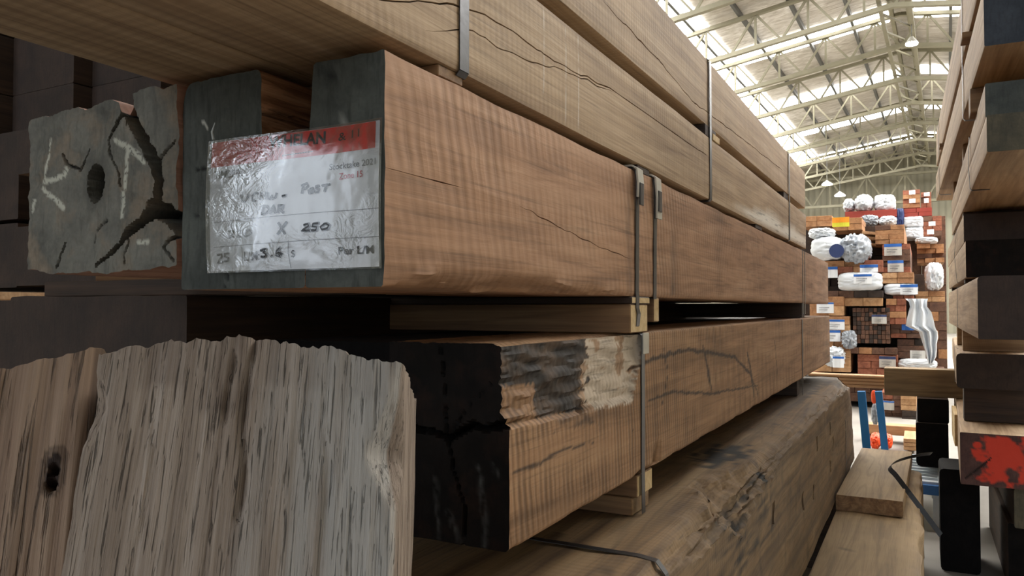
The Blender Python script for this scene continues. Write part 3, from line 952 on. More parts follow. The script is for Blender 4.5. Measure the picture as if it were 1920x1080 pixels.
# ---- lower timber in the aisle and the plank on it
ZB = -.93
def r2_attr(p, sd):
    x, y, z = p
    n = fbm((x * 40, y * 16, 2), 3)
    if sd == 'T' and n > .66: return (.6, 0)
    return (0, 0)
def r2_disp(p, sd):
    x, y, z = p
    q = edge_waney(p, .352, .40, 'tr', .02 + .02 * fbm((y * 4, 1, 3), 3))
    return (q[0] + (fbm((y * 5, z * 20, 1), 3) * .008 if sd == 'R' else 0), q[1], q[2] + (fbm((y * 3, x * 6, 4), 3) * .004 if sd == 'T' else 0))
timber('salvaged_timber', xr + .006, xr + .358, .6, 5.0, ZB - .40, ZB, M['dusty_beam'], M['brown_end'], r=.008, nu=14, nv=12, ys=stations(4.4, (1.2, .1), (4.4, .03)),
       disp=r2_disp, attrs=r2_attr, label='dusty flat-topped timber lying low in the gap between the two stacks', cat='salvaged timber')
for k, yy in enumerate((1.2, 4.2)):
    block('timber_bearer', xr + .01, xr + .34, yy, yy + .1, -1.4495, ZB - .402, M['dark_beam'], 'crosswise floor bearer under the dusty timber, %s' % ('nearer', 'farther')[k], 'bearer')
pk = at(1688, 968, z=ZB)
timber('timber_plank', pk.x - .275, pk.x, pk.y, pk.y + 1.35, ZB + .002, ZB + .072, M['dusty_beam'], M['bearer'], r=.004, nu=8, disp=wob(.002), yaw=R(1.0),
       label='short thick plank lying on the dusty low timber', cat='plank')

# ================================================================ leaning weathered posts in front
def leaning(px, py, t, lean, turn, w, h, L, **k):
    F = Matrix.Rotation(turn, 3, 'Z') @ FWD
    upv = (math.cos(lean) * UP + math.sin(lean) * F).normalized()
    n = (-math.cos(lean) * F + math.sin(lean) * UP).normalized()
    Y = -upv; X = Y.cross(n)
    top = at(px, py, t=t) + Vector((0, 0, CZ))
    org = top - n * h
    Mx = Matrix((X, Y, n)).transposed().to_4x4(); Mx.translation = org
    return timber('weathered_post', -w / 2, w / 2, 0, L, 0, h, place=Mx, cat='timber post', **k)

def w1_disp(p, sd):
    x, y, z = p; w, h = .236, .15
    xr_ = (w - x)                                     # local x runs to the left of the view
    # ragged saw-cut top: highest left of the middle
    if y < .12:
        e = 1 - y / .12
        s = xr_ / w
        prof = .017 * (1 - abs(s - .42) / .5) + .004 * fbm((xr_ * 60, z * 30, 1), 3) + .003 * fbm((xr_ * 170, z * 60, 5), 2) - .004 * max(0, (s - .75) / .25)
        y = y - prof * e
    g = fbm((x * 60, y * 2.6, z * 60), 4) * .38
    g2 = fbm((x * 190, y * 9, z * 150 + 4), 3) * .8
    if sd == 'T':
        z = z + g * .0035 + g2 * .0016
        # deep drying checks
        for xc, y_a, y_b, d in ((.118, -.02, .12, .008), (.105, .0, .05, .006), (.052, .02, .26, .003), (.18, .06, .3, .0025), (.20, .10, .34, .002), (.15, .2, .5, .002), (.094, .2, .45, .0015)):
            q = abs(xr_ - xc - fbm((y * 8, xc, 2), 3) * .006)
            if q < .0035 and y_a < y < y_b: z -= d * (1 - q / .0035)
    if sd in 'LR': x = x + (g * .003 + g2 * .0025) * (1 if sd == 'L' else 1)
    q = edge_waney((x, y, z), w, h, 'tl', .006 + .010 * max(0, fbm((y * 9, 2, 2), 3)) + (.022 * max(0, 1 - abs(y - .075) / .045)))
    x, y, z = q
    q = edge_waney((x, y, z), w, h, 'tr', .004 + .006 * max(0, fbm((y * 12, 5, 2), 3)) + (.012 * max(0, 1 - abs(y - .04) / .03)))
    x, y, z = q
    # widens a little downwards as the photograph shows
    return (x, y, z)
def w1_attr(p, sd):
    x, y, z = p; xr_ = .236 - x
    n = fbm((x * 30, y * 3, 1), 4)
    st = pl = 0.0
    if sd == 'T':
        pl = max(0, min(.55, (xr_ - .12) / .05 * .4 + n * .5)) if xr_ > .11 else 0
        band = max(0, 1 - abs(xr_ - .118 - fbm((y * 3, 1, 1), 2) * .01) / .014)
        st = .35 * band * (.6 + n)
        if y < .05 and .08 < xr_ < .125: st = max(st, .5 * max(0, fbm((x * 90, y * 30, 2), 3) + .3))
        if y < .03: st = max(st, .3 * max(0, .5 + n))
        if y > .24 and .11 < xr_ < .19: st = max(st, .55 * max(0, fbm((x * 50, y * 18, 4), 3)))
    if sd == 'L': st = .25 + .5 * max(0, n)
    return (max(0, min(1, st)), max(0, pl))
leaning(473, 668, .60, R(19), R(3), .236, .15, 1.50, side=M['weathered'], end=M['weathered'], r=.004, nu=100, nv=26, ys=stations(1.50, (.42, .007), (1.50, .18)), disp=w1_disp, attrs=w1_attr,
        label='broad grey weathered post with a ragged top leaning in the foreground', smooth=60)

def w2_disp(p, sd):
    x, y, z = p; w, h = .20, .17
    xr_ = w - x
    if y < .12:
        e = 1 - y / .12
        y = y - e * (.006 * math.sin(xr_ * 30 + 1) + .003 * fbm((x * 80, z * 30, 4), 3) + .02 * (xr_ / w))
    g = fbm((x * 40, y * 1.3, z * 40 + 3), 4); g2 = fbm((x * 140, y * 3, z * 120), 3)
    if sd == 'T':
        z += g * .004 + g2 * .0012
        # nail hole with two lobes
        for (a, b, r_) in ((HX, HY, .0042), (HX + .0005, HY + .011, .0046)):
            q = math.hypot(x - a, (y - b) * .8)
            if q < r_: z -= .02 * (1 - (q / r_) ** 2)
    if sd in 'LR': x += g * .003
    return edge_waney((x, y, z), w, h, 'tl', .010 + .004 * g)
HX, HY = .024, .078
def w2_attr(p, sd):
    x, y, z = p
    n = fbm((x * 22, y * 2.5, 9), 4); st = pl = 0
    if sd == 'T':
        xr_ = .20 - x
        pl = max(0, min(.6, (.09 - xr_) * 8 + n * .4))
        q = min(math.hypot(x - HX, (y - HY) * .8), math.hypot(x - HX - .0005, (y - HY - .011) * .8))
        if q < .0052: st = 1
        elif q < .010: st = .5
    if sd == 'L': st = .5 + n * .3
    return (max(0, min(1, st)), pl)
leaning(-72, 706, .62, R(19), R(14), .20, .17, 1.50, side=M['weathered_brown'], end=M['weathered_brown'], r=.004, nu=120, nv=22, ys=stations(1.5, (.06, .010), (.16, .0025), (.42, .010), (1.5, .2)), disp=w2_disp, attrs=w2_attr,
        label='brown weathered post with a nail hole leaning at the left edge', smooth=60)

# ================================================================ price tag in its plastic sleeve
YT = YP - .006
TX0, TX1, TZ0, TZ1 = -.7385, -.4875, .0405, .1955


def tag_pt(px, py, off=0.0):
    v = at(px, py, y=YT); return tag_surf(v.x, v.z, off)


def tag_surf(x, z, off=0.0):
    u = (x - TX0) / (TX1 - TX0); v = (z - TZ0) / (TZ1 - TZ0)
    bow = .0035 * math.sin(math.pi * max(0, min(1, v))) * (1 - u * .5) + .010 * max(0, u - .93) + .003 * math.sin(u * 5 + 1)
    return Vector((x, YT - .002 - bow - off, z + CZ))


def tag_sheet(name, x0, x1, z0f, z1f, mat, off, parent, nx=40, nz=24, wr=0.0, thick=.0004):
    vs, fs = [], []
    for j in range(nz + 1):
        for i in range(nx + 1):
            x = lerp(x0, x1, i / nx); z = lerp(z0f(x), z1f(x), j / nz)
            o = off
            if wr: o += wr * (fbm((x * 45, z * 45, 1), 4) + .5)
            vs.append(tag_surf(x, z, o))
    n = len(vs)
    vs += [v + Vector((0, thick, 0)) for v in vs]
    W_ = nx + 1
    for j in range(nz):
        for i in range(nx):
            a = j * W_ + i
            fs.append((a, a + 1, a + W_ + 1, a + W_)); fs.append((n + a, n + a + W_, n + a + W_ + 1, n + a + 1))
    rim = [i for i in range(nx + 1)] + [j * W_ + nx for j in range(1, nz + 1)] + [nz * W_ + i for i in range(nx - 1, -1, -1)] + [j * W_ for j in range(nz - 1, 0, -1)]
    for k in range(len(rim)):
        a, b = rim[k], rim[(k + 1) % len(rim)]
        fs.append((a, n + a, n + b, b))
    me = mesh_from(name, [v - troot for v in vs], fs, mat, smooth=60)
    return link(name, me, parent)


troot = Vector((TX0, YT, TZ0 + CZ))
price_tag = empty('price_tag', troot, 'white stocktake price tag with red header in plastic sleeve on the post ends', 'price tag')
M['paper'] = plain('white_paper', srgb(238, 240, 242), .75, 0, .05, 8, .05)
M['red_ink'] = plain('red_print', srgb(222, 46, 36), .6, 0, .06, 20, .05)
M['black_ink'] = plain('black_print', (.012, .012, .014), .6, 0, .05)
M['grey_ink'] = plain('grey_print', (.10, .10, .11), .6, 0, .05)
M['rose_ink'] = plain('rose_print', srgb(190, 70, 84), .6, 0, .05)


def film(name, amount=.0, rough=.10, bumpd=.0009, scale=34.0, tint=(1, 1, 1), strength=.5, lim=0.0):
    k = NT(name); vec, raw = k.coords(0.0)
    n1 = k.noise(k.vmul(vec, (1.0, 1.0, 1.6)), scale, 5.0, .55, 1.2)
    n2 = k.math('ADD', k.noise(vec, scale * .22, 2.0, .5), k.math('MULTIPLY', k.math('SUBTRACT', lim, k.n('SeparateXYZ', {0: raw}).outputs[0]), 1.1)) if lim else k.noise(vec, scale * .22, 2.0, .5)
    h = k.math('MULTIPLY', k.math('ABSOLUTE', k.math('SUBTRACT', n1, .5)), k.ramp(n2, [(.47, .04), (.60, 1.0)]))
    nr = k.bump(h, strength, bumpd * 6)
    g = k.n('BsdfGlossy', {'Color': (.95, .97, 1), 'Roughness': rough}); k.set(g.inputs['Normal'], nr)
    tr = k.n('BsdfTransparent', {'Color': tint})
    fr = k.n('Fresnel', {'IOR': 1.45}); k.set(fr.inputs['Normal'], nr)
    f = k.math('ADD', k.math('MULTIPLY', fr.outputs[0], .7), amount, True)
    mx = k.n('MixShader'); k.set(mx.inputs[0], f); k.t.links.new(tr.outputs[0], mx.inputs[1]); k.t.links.new(g.outputs[0], mx.inputs[2])
    k.t.links.new(mx.outputs[0], k.out.inputs[0]); return k.m


M['sleeve'] = film('clear_plastic_sleeve', lim=.075)
paper = tag_sheet('paper', TX0 + .0015, TX1 - .006, lambda x: TZ0 + .002, lambda x: TZ1 - .001, M['paper'], 0, price_tag)
hd = tag_sheet('red_header', TX0 + .002, TX1 - .011, lambda x: .1642 + (x - TX0) * .008, lambda x: TZ1 - .0014, M['red_ink'], .0006, price_tag, nz=6, thick=.0002)
hd['label'] = 'red printed header'
sl = tag_sheet('plastic_sleeve', TX0 - .002, TX1, lambda x: TZ0, lambda x: TZ1 + .0005, M['sleeve'], .0030, price_tag, nx=90, nz=60, wr=.0002, thick=.0003)
sl['label'] = 'clear crinkled plastic sleeve'
# a curl of film at the upper left corner
mbc = MB(); p0_ = tag_pt(407, 262, .003)
mbc.tube([p0_, p0_ + Vector((.001, -.003, .008)), p0_ + Vector((.007, -.004, .018))], [.0016, .0012, .0004], 6)
curl = MB()
curl.v = [v - troot for v in mbc.v]; curl.f = mbc.f
curl.build('sleeve_corner', plain('clear_film_edge', srgb(206, 214, 216), .3, 0, .1), price_tag)


def z2p(zx, zy): return 380 + zx * 380 / 1244, 200 + zy * 330 / 1080


def print_text(txt, zl, zr, cap, mat, name='printed_text', bold=0.0, squeeze=True):
    """set a printed line between two baseline ends given on the tag"""
    cu = bpy.data.curves.new('t', 'FONT'); cu.body = txt; cu.size = 1.0; cu.offset = bold; cu.resolution_u = 3
    ob = bpy.data.objects.new('t', cu); COL.objects.link(ob)
    bpy.context.view_layer.update()
    me = bpy.data.meshes.new_from_object(ob.evaluated_get(bpy.context.evaluated_depsgraph_get()))
    bpy.data.objects.remove(ob)
    xs = [v.co.x for v in me.vertices]; x0, x1 = min(xs), max(xs)
    a = at(*z2p(*zl), y=YT); b = at(*z2p(*zr), y=YT)
    c = at(*z2p(zl[0], zl[1] - cap), y=YT)
    hcap = (c.z - a.z) / .70                     # a capital of the built-in face is about .70 high
    for v in me.vertices:
        u = (v.co.x - x0) / (x1 - x0)
        v.co = tag_surf(lerp(a.x, b.x, u), lerp(a.z, b.z, u) + v.co.y * hcap, .0012) - troot
    me.materials.clear(); me.materials.append(mat)
    o = link(name, me, price_tag); o['label'] = 'printed words ' + txt.replace('/', ' per ').strip(': ') if False else 'printed line of text'
    return o


def wipe(name): pass


print_text('TIMBER:', (97, 447), (270, 432), 46, M['black_ink'], bold=.012)
print_text('Stocktake 2021', (780, 388), (1070, 352), 38, M['grey_ink'], bold=.012)
print_text('Zone 15', (840, 446), (988, 428), 38, M['rose_ink'], bold=.015)
print_text('L/M:', (280, 948), (370, 942), 56, M['black_ink'], bold=.01)
print_text('$', (553, 924), (576, 922), 44, M['black_ink'])
print_text('Per L/M', (835, 907), (1058, 899), 46, M['black_ink'], bold=.03)
print_text('WHELAN', (415, 250), (752, 218), 68, M['black_ink'], bold=.035)
print_text('& 11', (830, 208), (960, 178), 50, M['black_ink'], bold=.01)


def pen(strokes, name, w=.0011, mat='black_ink', label='handwritten line in black marker'):
    mb = MB()
    for st in strokes:
        pts = []
        for i, (a, b) in enumerate(st):
            if i:
                pa, pb = st[i - 1]
                m_ = max(1, int(math.hypot(a - pa, b - pb) / 12))
                pts += [tag_pt(*z2p(lerp(pa, a, q / m_), lerp(pb, b, q / m_)), .0012) - troot for q in range(1, m_ + 1)]
            else: pts.append(tag_pt(*z2p(a, b), .0012) - troot)
        if len(pts) < 2: pts.append(pts[0] + Vector((.0012, 0, 0)))
        mb.tube(pts, w * (1.25 if w > .0008 else 1), 6, up=Vector((0, 1, 0)))
    o = mb.build(name, M[mat], price_tag); o['label'] = label
    return o


pen([[(268, 545), (272, 585), (290, 588), (306, 560), (308, 540)],
     [(366, 535), (348, 533), (332, 555), (334, 580), (352, 582)],
     [(384, 528), (380, 575)], [(412, 524), (408, 572)], [(383, 552), (411, 548)],
     [(424, 528), (424, 568), (438, 570), (446, 545), (452, 568), (466, 560), (474, 530)]], 'handwriting', .0010)
pen([[(508, 552), (530, 546)]], 'handwriting', .0015)
pen([[(620, 535), (628, 478)], [(618, 485), (648, 470), (656, 486), (642, 502), (626, 508)],
     [(672, 505), (660, 516), (662, 530), (678, 528), (690, 512), (684, 500), (670, 504)],
     [(722, 485), (704, 488), (704, 500), (722, 508), (716, 522), (698, 524)],
     [(740, 484), (786, 476)], [(764, 480), (754, 522)]], 'handwriting', .0012)
pen([[(400, 615), (390, 662)], [(390, 615), (420, 614), (432, 634), (418, 654), (388, 664)],
     [(436, 660), (456, 610), (466, 656)], [(442, 642), (464, 638)],
     [(482, 655), (490, 606)], [(484, 610), (512, 606), (510, 626), (488, 630), (514, 652)]], 'handwriting', .0014)
pen([[(192, 768), (216, 764), (220, 776), (196, 806), (226, 800)], [(238, 768), (262, 762), (264, 776), (242, 802), (272, 797)],
     [(300, 764), (284, 780), (286, 798), (306, 796), (326, 776), (320, 762), (300, 764)]], 'handwriting', .0010, 'grey_ink')
pen([[(484, 714), (520, 782)], [(532, 708), (478, 784)]], 'handwriting', .0013)
pen([[(634, 728), (660, 720), (664, 734), (622, 762), (672, 760)], [(722, 716), (690, 720), (684, 736), (712, 738), (708, 758), (680, 760)],
     [(756, 722), (734, 738), (742, 754), (772, 750), (786, 730), (770, 718), (752, 722)]], 'handwriting', .0016)
pen([[(120, 912), (144, 908), (146, 922), (120, 960), (150, 956)], [(190, 902), (166, 904), (164, 922), (186, 930), (182, 948), (160, 952)]], 'handwriting', .0010, 'grey_ink')
pen([[(380, 884), (412, 876), (396, 896), (414, 908), (404, 924), (382, 922)], [(440, 918), (443, 919)], [(492, 866), (472, 888), (470, 912), (488, 920), (498, 904), (484, 894), (472, 902)]], 'handwriting', .0015)
# ruled lines and the line of tiny print under the header name
pen([[(100, 716), (400, 680), (700, 650), (1098, 622)], [(100, 866), (400, 840), (700, 816), (1098, 796)], [(268, 862), (270, 988)], [(538, 824), (536, 900), (550, 990)]], 'ruled_line', .0003, 'grey_ink', 'thin ruled lines of the form')
pen([[(500 + i * 15, 300 - i * 2.4), (509 + i * 15, 298 - i * 2.4)] for i in range(12)], 'fine_print', .0006, 'black_ink', 'line of print too small to read')

# ---- farther bundle on the left, dim between the posts and the pale beams
k_ = 0
for (zl, zh, ya, xa, wd, m_, lb) in ((.050, .185, 1.02, -1.84, .30, 'bearer', 'dim brown beam end at the left edge, lower of two'), (.300, .400, 1.00, -1.80, .24, 'bearer', 'dim brown beam end at the left edge, upper of two'),
                                     (.215, .283, 1.75, -1.50, .16, 'dark_beam', 'dim beam tucked under the pale beams behind the split post'),
                                     (.30, .44, 1.5, -1.52, .20, 'dark_beam', 'dark beam left of the brown undersides of the pale beams')):
    timber('timber_beam', xa, xa + wd, ya, 4.6, zl, zh, M[m_], M['brown_end'], label=lb)
for zl, zh, yy in ((.0172, .0495, 1.3), (.0172, .0495, 4.0), (.186, .299, 1.3), (.186, .299, 4.0)):
    block('timber_bearer', -1.85, -1.56, yy, yy + .09, zl, zh, M['dark_beam'], 'crosswise batten between the dim beams at the left edge, %s pair, %s one' % ('lower' if zl < .1 else 'upper', 'nearer' if yy < 2 else 'farther'), 'bearer')
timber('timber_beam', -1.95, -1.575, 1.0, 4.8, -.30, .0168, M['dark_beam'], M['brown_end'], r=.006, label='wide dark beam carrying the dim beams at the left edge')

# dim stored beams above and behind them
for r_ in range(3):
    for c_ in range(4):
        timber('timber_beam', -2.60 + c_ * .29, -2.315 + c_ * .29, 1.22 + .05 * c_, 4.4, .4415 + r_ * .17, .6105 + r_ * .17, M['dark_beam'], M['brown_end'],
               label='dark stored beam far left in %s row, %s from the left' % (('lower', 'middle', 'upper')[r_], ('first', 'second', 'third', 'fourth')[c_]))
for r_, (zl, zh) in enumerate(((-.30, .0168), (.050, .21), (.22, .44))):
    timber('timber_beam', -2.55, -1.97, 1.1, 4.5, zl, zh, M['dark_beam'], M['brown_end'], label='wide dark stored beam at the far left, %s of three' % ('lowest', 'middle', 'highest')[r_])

# ================================================================ RIGHT STACK
def rbeam(px, pyt, pyb, off, W, L, yaw, side, end, label, r=.006, t=None, top=None, bot=None, disp=None, name='timber_beam', cat='timber beam', **k):
    """near lower-left corner seen at pixel column px, lying in a vertical plane off metres right of the eye, turned by yaw"""
    rr = ray(px, 540)
    if t is None:
        d = Vector((math.sin(yaw), math.cos(yaw))); n = Vector((d.y, -d.x))
        t = off / (rr.x * n.x + rr.y * n.y)
    p = rr * t
    zt = top if top is not None else t * (math.tan(PITCH) + (540 - pyt) / FOC)
    zb = bot if bot is not None else t * (math.tan(PITCH) + (540 - pyb) / FOC)
    o = timber(name, p.x, p.x + W, p.y, p.y + L, zb, zt, M[side], M[end], r=r, yaw=yaw, disp=disp, label=label, cat=cat, **k)
    o['_n'] = 0; del o['_n']
    return p, zb, zt

yu, yl = R(-1.1), R(1.34)
pT, zT0, zT1 = rbeam(1853, 0, 83, .20, .30, 3.3, yu, 'right_wood', 'blue_end', 'upper right beam with a blue-black end, hanging over the aisle', r=(.004, .004, .03, .03), top=.875)
pT0, _, _ = rbeam(1862, 0, 0, .20, .30, 3.3, yu, 'right_wood', 'blue_end', 'topmost beam of the right stack, above the blue-black end', top=1.10, bot=.895, t=(None))
pS, zS0, zS1 = rbeam(1853, 154, 219, .16, .30, 2.7, 0, 'right_wood', 'green_end', 'grey-green ended right beam, upper of the close pair', r=.004)
pS2, zS20, zS21 = rbeam(1855, 220, 284, .16, .30, 2.7, 0, 'right_wood', 'olive_end', 'olive ended right beam, lower of the close pair', r=.004, top=zS0 - .001)
p3, z30, z31 = rbeam(1809, 398, 455, .16, .34, 2.2, 0, 'right_wood', 'brown_end', 'brown ended right beam in the middle of the right stack', r=.004, top=min(zS20 - .025, .40))
p4, z40, z41 = rbeam(1812, 456, 520, .16, .34, 2.2, 0, 'right_wood', 'black_end', 'black ended right beam right under the brown ended one', r=.004, top=z30 - .001)
p5, z50, z51 = rbeam(1833, 527, 636, .16, .36, 3.0, 0, 'right_wood', 'brown_end', 'thick dark red-brown beam end with a crack on the right stack', r=(.004, .004, .004, .012), top=z40 - .02)
p6, z60, z61 = rbeam(1791, 662, 727, .16, .34, 2.6, yl, 'right_wood', 'brown_end', 'dark round-cornered beam end above the red-painted one', r=(.02, .01, .02, .02), t=4.1)
def r7_cap(x, z):
    n = fbm((x * 16, z * 16, 2), 4)
    k = 1 - math.hypot((x - .19) / .125, (z - .145) / .12)
    pl = max(0, min(1, (k + n * .75) * 4))
    k2 = 1 - math.hypot((x - .075) / .022, (z - .20) / .02)
    pl = max(pl, min(1, max(0, k2 * 4)))
    st = 1.0 if poly_dist(x + n * .004, z, [(.02, .03, .003), (.09, .10, .004), (.13, .14, .003)]) < 1 else 0
    if st: pl = 0
    return (.004 if st else 0) + n * .002, st, pl * .9
p7, z70, z71 = rbeam(1796, 809, 905, .163, .36, 3.2, yl, 'right_wood', 'red_end', 'right beam end splashed with red paint', r=.005, nu=60, nv=44, cap=r7_cap, t=3.9)
tri = lambda a, b, zz0, zz1, y, lb, mat='bearer', end=None, d=.09, yaw=0.0, **k: block('timber_bearer', a, b, y, y + d, zz0, zz1, M[mat], lb, 'bearer', end=M[end] if end else None, yaw=yaw, **k)
# spacers of the right stack
tri(pT.x - .03, pT.x + .24, .8755, .8948, pT.y + .5, 'thin crosswise spacer between the two topmost right beams, nearer', yaw=-yu)
tri(pT.x - .06, pT.x + .22, .8755, .8948, pT.y + 2.4, 'thin crosswise spacer between the two topmost right beams, farther', yaw=-yu)
for q, (yy, nm) in enumerate(((pS.y + .35, 'nearest'), (pS.y + 1.3, 'middle'), (pS.y + 2.4, 'farthest'))):
    tri(.163 - (.02 if q == 0 else 0), .44, zS1 + .0005, zT0 - .0008, yy, 'brown spacer under the upper right beam, %s of three' % nm, end='bearer', d=.10)
for q, (yy, nm) in enumerate(((p3.y + .15, 'nearer'), (p3.y + 1.2, 'farther'))):
    tri(.165, .46, z31 + .0005, zS20 - .0008, yy, 'dark spacer below the close pair of right beams, %s' % nm, 'dark_beam')
for q, (yy, nm) in enumerate(((p5.y + .9, 'nearer'), (p5.y + 2.5, 'farther'))):
    tri(.165, .50, z51 + .0005, z40 - .0008, yy, 'thin spacer above the thick red-brown right beam, %s' % nm, 'dark_beam')
for q, (yy, nm) in enumerate(((p6.y + .25, 'nearer'), (p6.y + 1.0, 'farther'))):
    tri(.20, .52, z61 + .001, z50 - .001, yy, 'crosswise batten under the thick red-brown right beam, %s' % nm, 'right_wood')
# wide bearer standing out into the aisle
bx0 = at(1656, 715, y=6.1).x
zb1, zb0 = z60 - .003, -.622
tri(bx0, .62, zb0, zb1, 6.1, 'square wooden bearer sticking out from the right stack into the aisle', 'dusty_beam', 'bearer', d=.16)
tri(.20, .56, z71 + .003, z60 - .003, 4.95, 'crosswise block hidden between the dark and the red-painted right beams', 'dark_beam', d=.12)
# black beams below
bk = at(1717, 800, y=6.0)
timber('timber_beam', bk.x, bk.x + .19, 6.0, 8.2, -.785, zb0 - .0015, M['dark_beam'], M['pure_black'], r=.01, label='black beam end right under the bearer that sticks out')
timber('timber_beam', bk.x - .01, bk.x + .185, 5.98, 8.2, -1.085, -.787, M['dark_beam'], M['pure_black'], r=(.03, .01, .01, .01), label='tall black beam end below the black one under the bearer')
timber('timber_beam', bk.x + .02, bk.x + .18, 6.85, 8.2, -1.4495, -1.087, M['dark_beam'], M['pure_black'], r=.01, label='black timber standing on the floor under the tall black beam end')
tl = at(1757, 900, y=4.9)
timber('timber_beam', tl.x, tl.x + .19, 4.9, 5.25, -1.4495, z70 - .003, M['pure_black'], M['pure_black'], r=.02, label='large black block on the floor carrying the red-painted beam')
timber('timber_beam', tl.x + .32, tl.x + .62, 4.6, 6.0, -1.10, z70 - .02, M['dark_beam'], M['olive_end'], r=.008, label='olive brown beam end in the shadow at the lower right edge')
timber('timber_beam', tl.x + .30, tl.x + .62, 4.7, 6.0, -1.4495, -1.103, M['dark_beam'], M['pure_black'], r=.008, label='black block below the brown beam end at the lower right edge')
# pale board end beside the red-painted beam
v = at(1785, 785, y=p7.y + 1.0)
mb = MB(); mb.box(-.012, .012, 0, .5, 0, .19, .002)
bd = tag(mb.build('timber_board', M['pine']), 'short pale board standing against the side of the red-painted right beam', 'board', None, 'thing'); bd.location = (p7.x - .004 + .9 * math.tan(yl), p7.y + .9, -.84 + CZ)
# straps of the right stack
def rstrap(px, z0, z1, xoff, label, mat=None, bend=0.0, w=.018, yaw=0.0, dip=0.0):
    rr = ray(px, 540); d = Vector((math.sin(yaw), math.cos(yaw))); n = Vector((d.y, -d.x))
    t = (xoff - .003) / (rr.x * n.x + rr.y * n.y); x, y = rr.x * t, rr.y * t
    return strap([(x + .06, z1 + .002), (x + .006, z1 + .002), (x - .001, z1 - .006), (x - .001 - bend, (z0 + z1) / 2), (x - .001, z0 + .006), (x + .006, z0 - .002 - dip), (x + .06, z0 - .002 - dip)][::-1], y, w, label, mat, group=None)
rstrap(1811, .66, 1.103, .20, 'bright steel strap down the side of the topmost right beams', w=.02, yaw=yu)
rstrap(1764, .66, 1.103, .20, 'thin strap round the far end of the topmost right beams', M['black_strap'], w=.03, yaw=yu)
rstrap(1822, zS20, zS1, .16, 'dark plastic strap round the close pair of right beams', M['black_strap'], .004)
rstrap(1795, z40, z31, .16, 'black strap loop round the brown and black ended right beams', M['black_strap'], .010)
rstrap(1795, z50, z51, .16, 'thin strap round the thick red-brown right beam', None, .0)
strap([(p6.x + .05, z60 + .002), (p6.x + .030, z60 + .002), (p6.x + .012, z60 - .012), (p6.x + .012, z61 + .012), (p6.x + .03, z61 - .002), (p6.x + .06, z61 - .002)][::-1], p6.y + .55, .02, 'dark strap round the dark round-cornered right beam', M['black_strap'])
# loose black strap springing out of the low timbers
lp = [at(px, py, t=t) + Vector((0, 0, CZ)) for px, py, t in ((1758, 1000, 3.55), (1730, 962, 3.6), (1700, 922, 3.65), (1676, 890, 3.72), (1664, 876, 3.76), (1672, 866, 3.85), (1692, 858, 4.0), (1722, 851, 4.2), (1742, 849, 4.5))]
def sm(pts, n=5):
    out = []
    for i in range(len(pts) - 1):
        a, b, c, d = pts[max(i - 1, 0)], pts[i], pts[i + 1], pts[min(i + 2, len(pts) - 1)]
        for q in range(n):
            t = q / n
            out.append(.5 * ((2 * b) + (c - a) * t + (2 * a - 5 * b + 4 * c - d) * t * t + (3 * b - a - 3 * c + d) * t ** 3))
    return out + [pts[-1]]
mb = MB(); lp = sm(lp)
mb.ribbon(lp, (.62, .33, .72), .024, lambda i: (lp[min(i + 1, len(lp) - 1)] - lp[max(i - 1, 0)]).cross(Vector((.62, .33, .72))).normalized(), .0015)
tag(mb.build('loose_strap', M['black_strap'], origin=lp[0]), 'loose black strap curling up from the floor between the stacks', 'strap', None, 'thing')

# ================================================================ THE HALL
BY = R(1.45)                                     # the hall's long axis lies slightly to the right of the stacks
BQ = Matrix.Rotation(-BY, 4, 'Z')
ZR_H, SLOPE, XRID = 9.0, .150, -1.10             # ridge height over eye level, roof pitch, ridge line
YB = 50.0
def hall(o, kind='structure', label=None, cat=None, group=None):
    o.matrix_world = BQ @ Matrix.Translation(o.location)
    return tag(o, label, cat, group, kind)
def roof_z(X): return ZR_H - SLOPE * abs(X - XRID) + CZ
k = NT('crinkled_foil_roof'); vec, raw = k.coords(0)
n1 = k.noise(k.vmul(vec, (1, 2.2, 1)), 2.2, 6.0, .65, .5); n2 = k.noise(vec, .5, 3.0); n3 = k.noise(k.vmul(vec, (1.5, 9, 1)), 1.2, 3, .6)
c_ = k.ramp(n1, [(.30, srgb(150, 142, 130)), (.5, srgb(200, 194, 186)), (.68, srgb(232, 229, 226))])
c_ = k.mix(k.ramp(n2, [(.40, .0), (.62, .6)]), c_, srgb(158, 148, 132))
M['foil'] = k.finish(c_, .45, k.bump(n3, .8, .05))
def skylight_mat(nm, s, col=(1, .985, .95)):
    k = NT(nm); vec, raw = k.coords(0)
    n = k.noise(k.vmul(vec, (.3, 5, 1)), 1.0, 2.0)
    e = k.n('Emission', {'Color': col}); k.set(e.inputs['Strength'], k.math('MULTIPLY', k.ramp(n, [(.3, .8), (.7, 1.0)]), s))
    k.t.links.new(e.outputs[0], k.out.inputs[0]); return k.m
M['skylight'] = skylight_mat('translucent_skylight', SKYLIGHT_STRENGTH)
k = NT('ribbed_wall'); vec, raw = k.coords(0)
sx = k.n('SeparateXYZ', {0: raw}); rb = k.math('SINE', k.math('MULTIPLY', k.math('ADD', sx.outputs[0], sx.outputs[1]), 18.0))
c_ = k.mix(k.ramp(rb, [(.2, 0.0), (.9, .5)]), srgb(150, 146, 128), srgb(116, 112, 98))
c_ = k.mix(.3, c_, k.ramp(k.noise(vec, .8, 4.0), [(.3, .5), (.7, 1)]), 'MULTIPLY')
M['wall'] = k.finish(c_, .7, k.bump(rb, .4, .05))
def slab(name, verts, t, mat):
    vs = [Vector(v) for v in verts]; vs2 = [v + Vector((0, 0, t)) for v in vs]
    return link(name, mesh_from(name, vs + vs2, [(0, 1, 2, 3), (7, 6, 5, 4), (0, 4, 5, 1), (1, 5, 6, 2), (2, 6, 7, 3), (3, 7, 4, 0)], mat))
XL, XRR, YN = -11.0, 9.0, -12.0
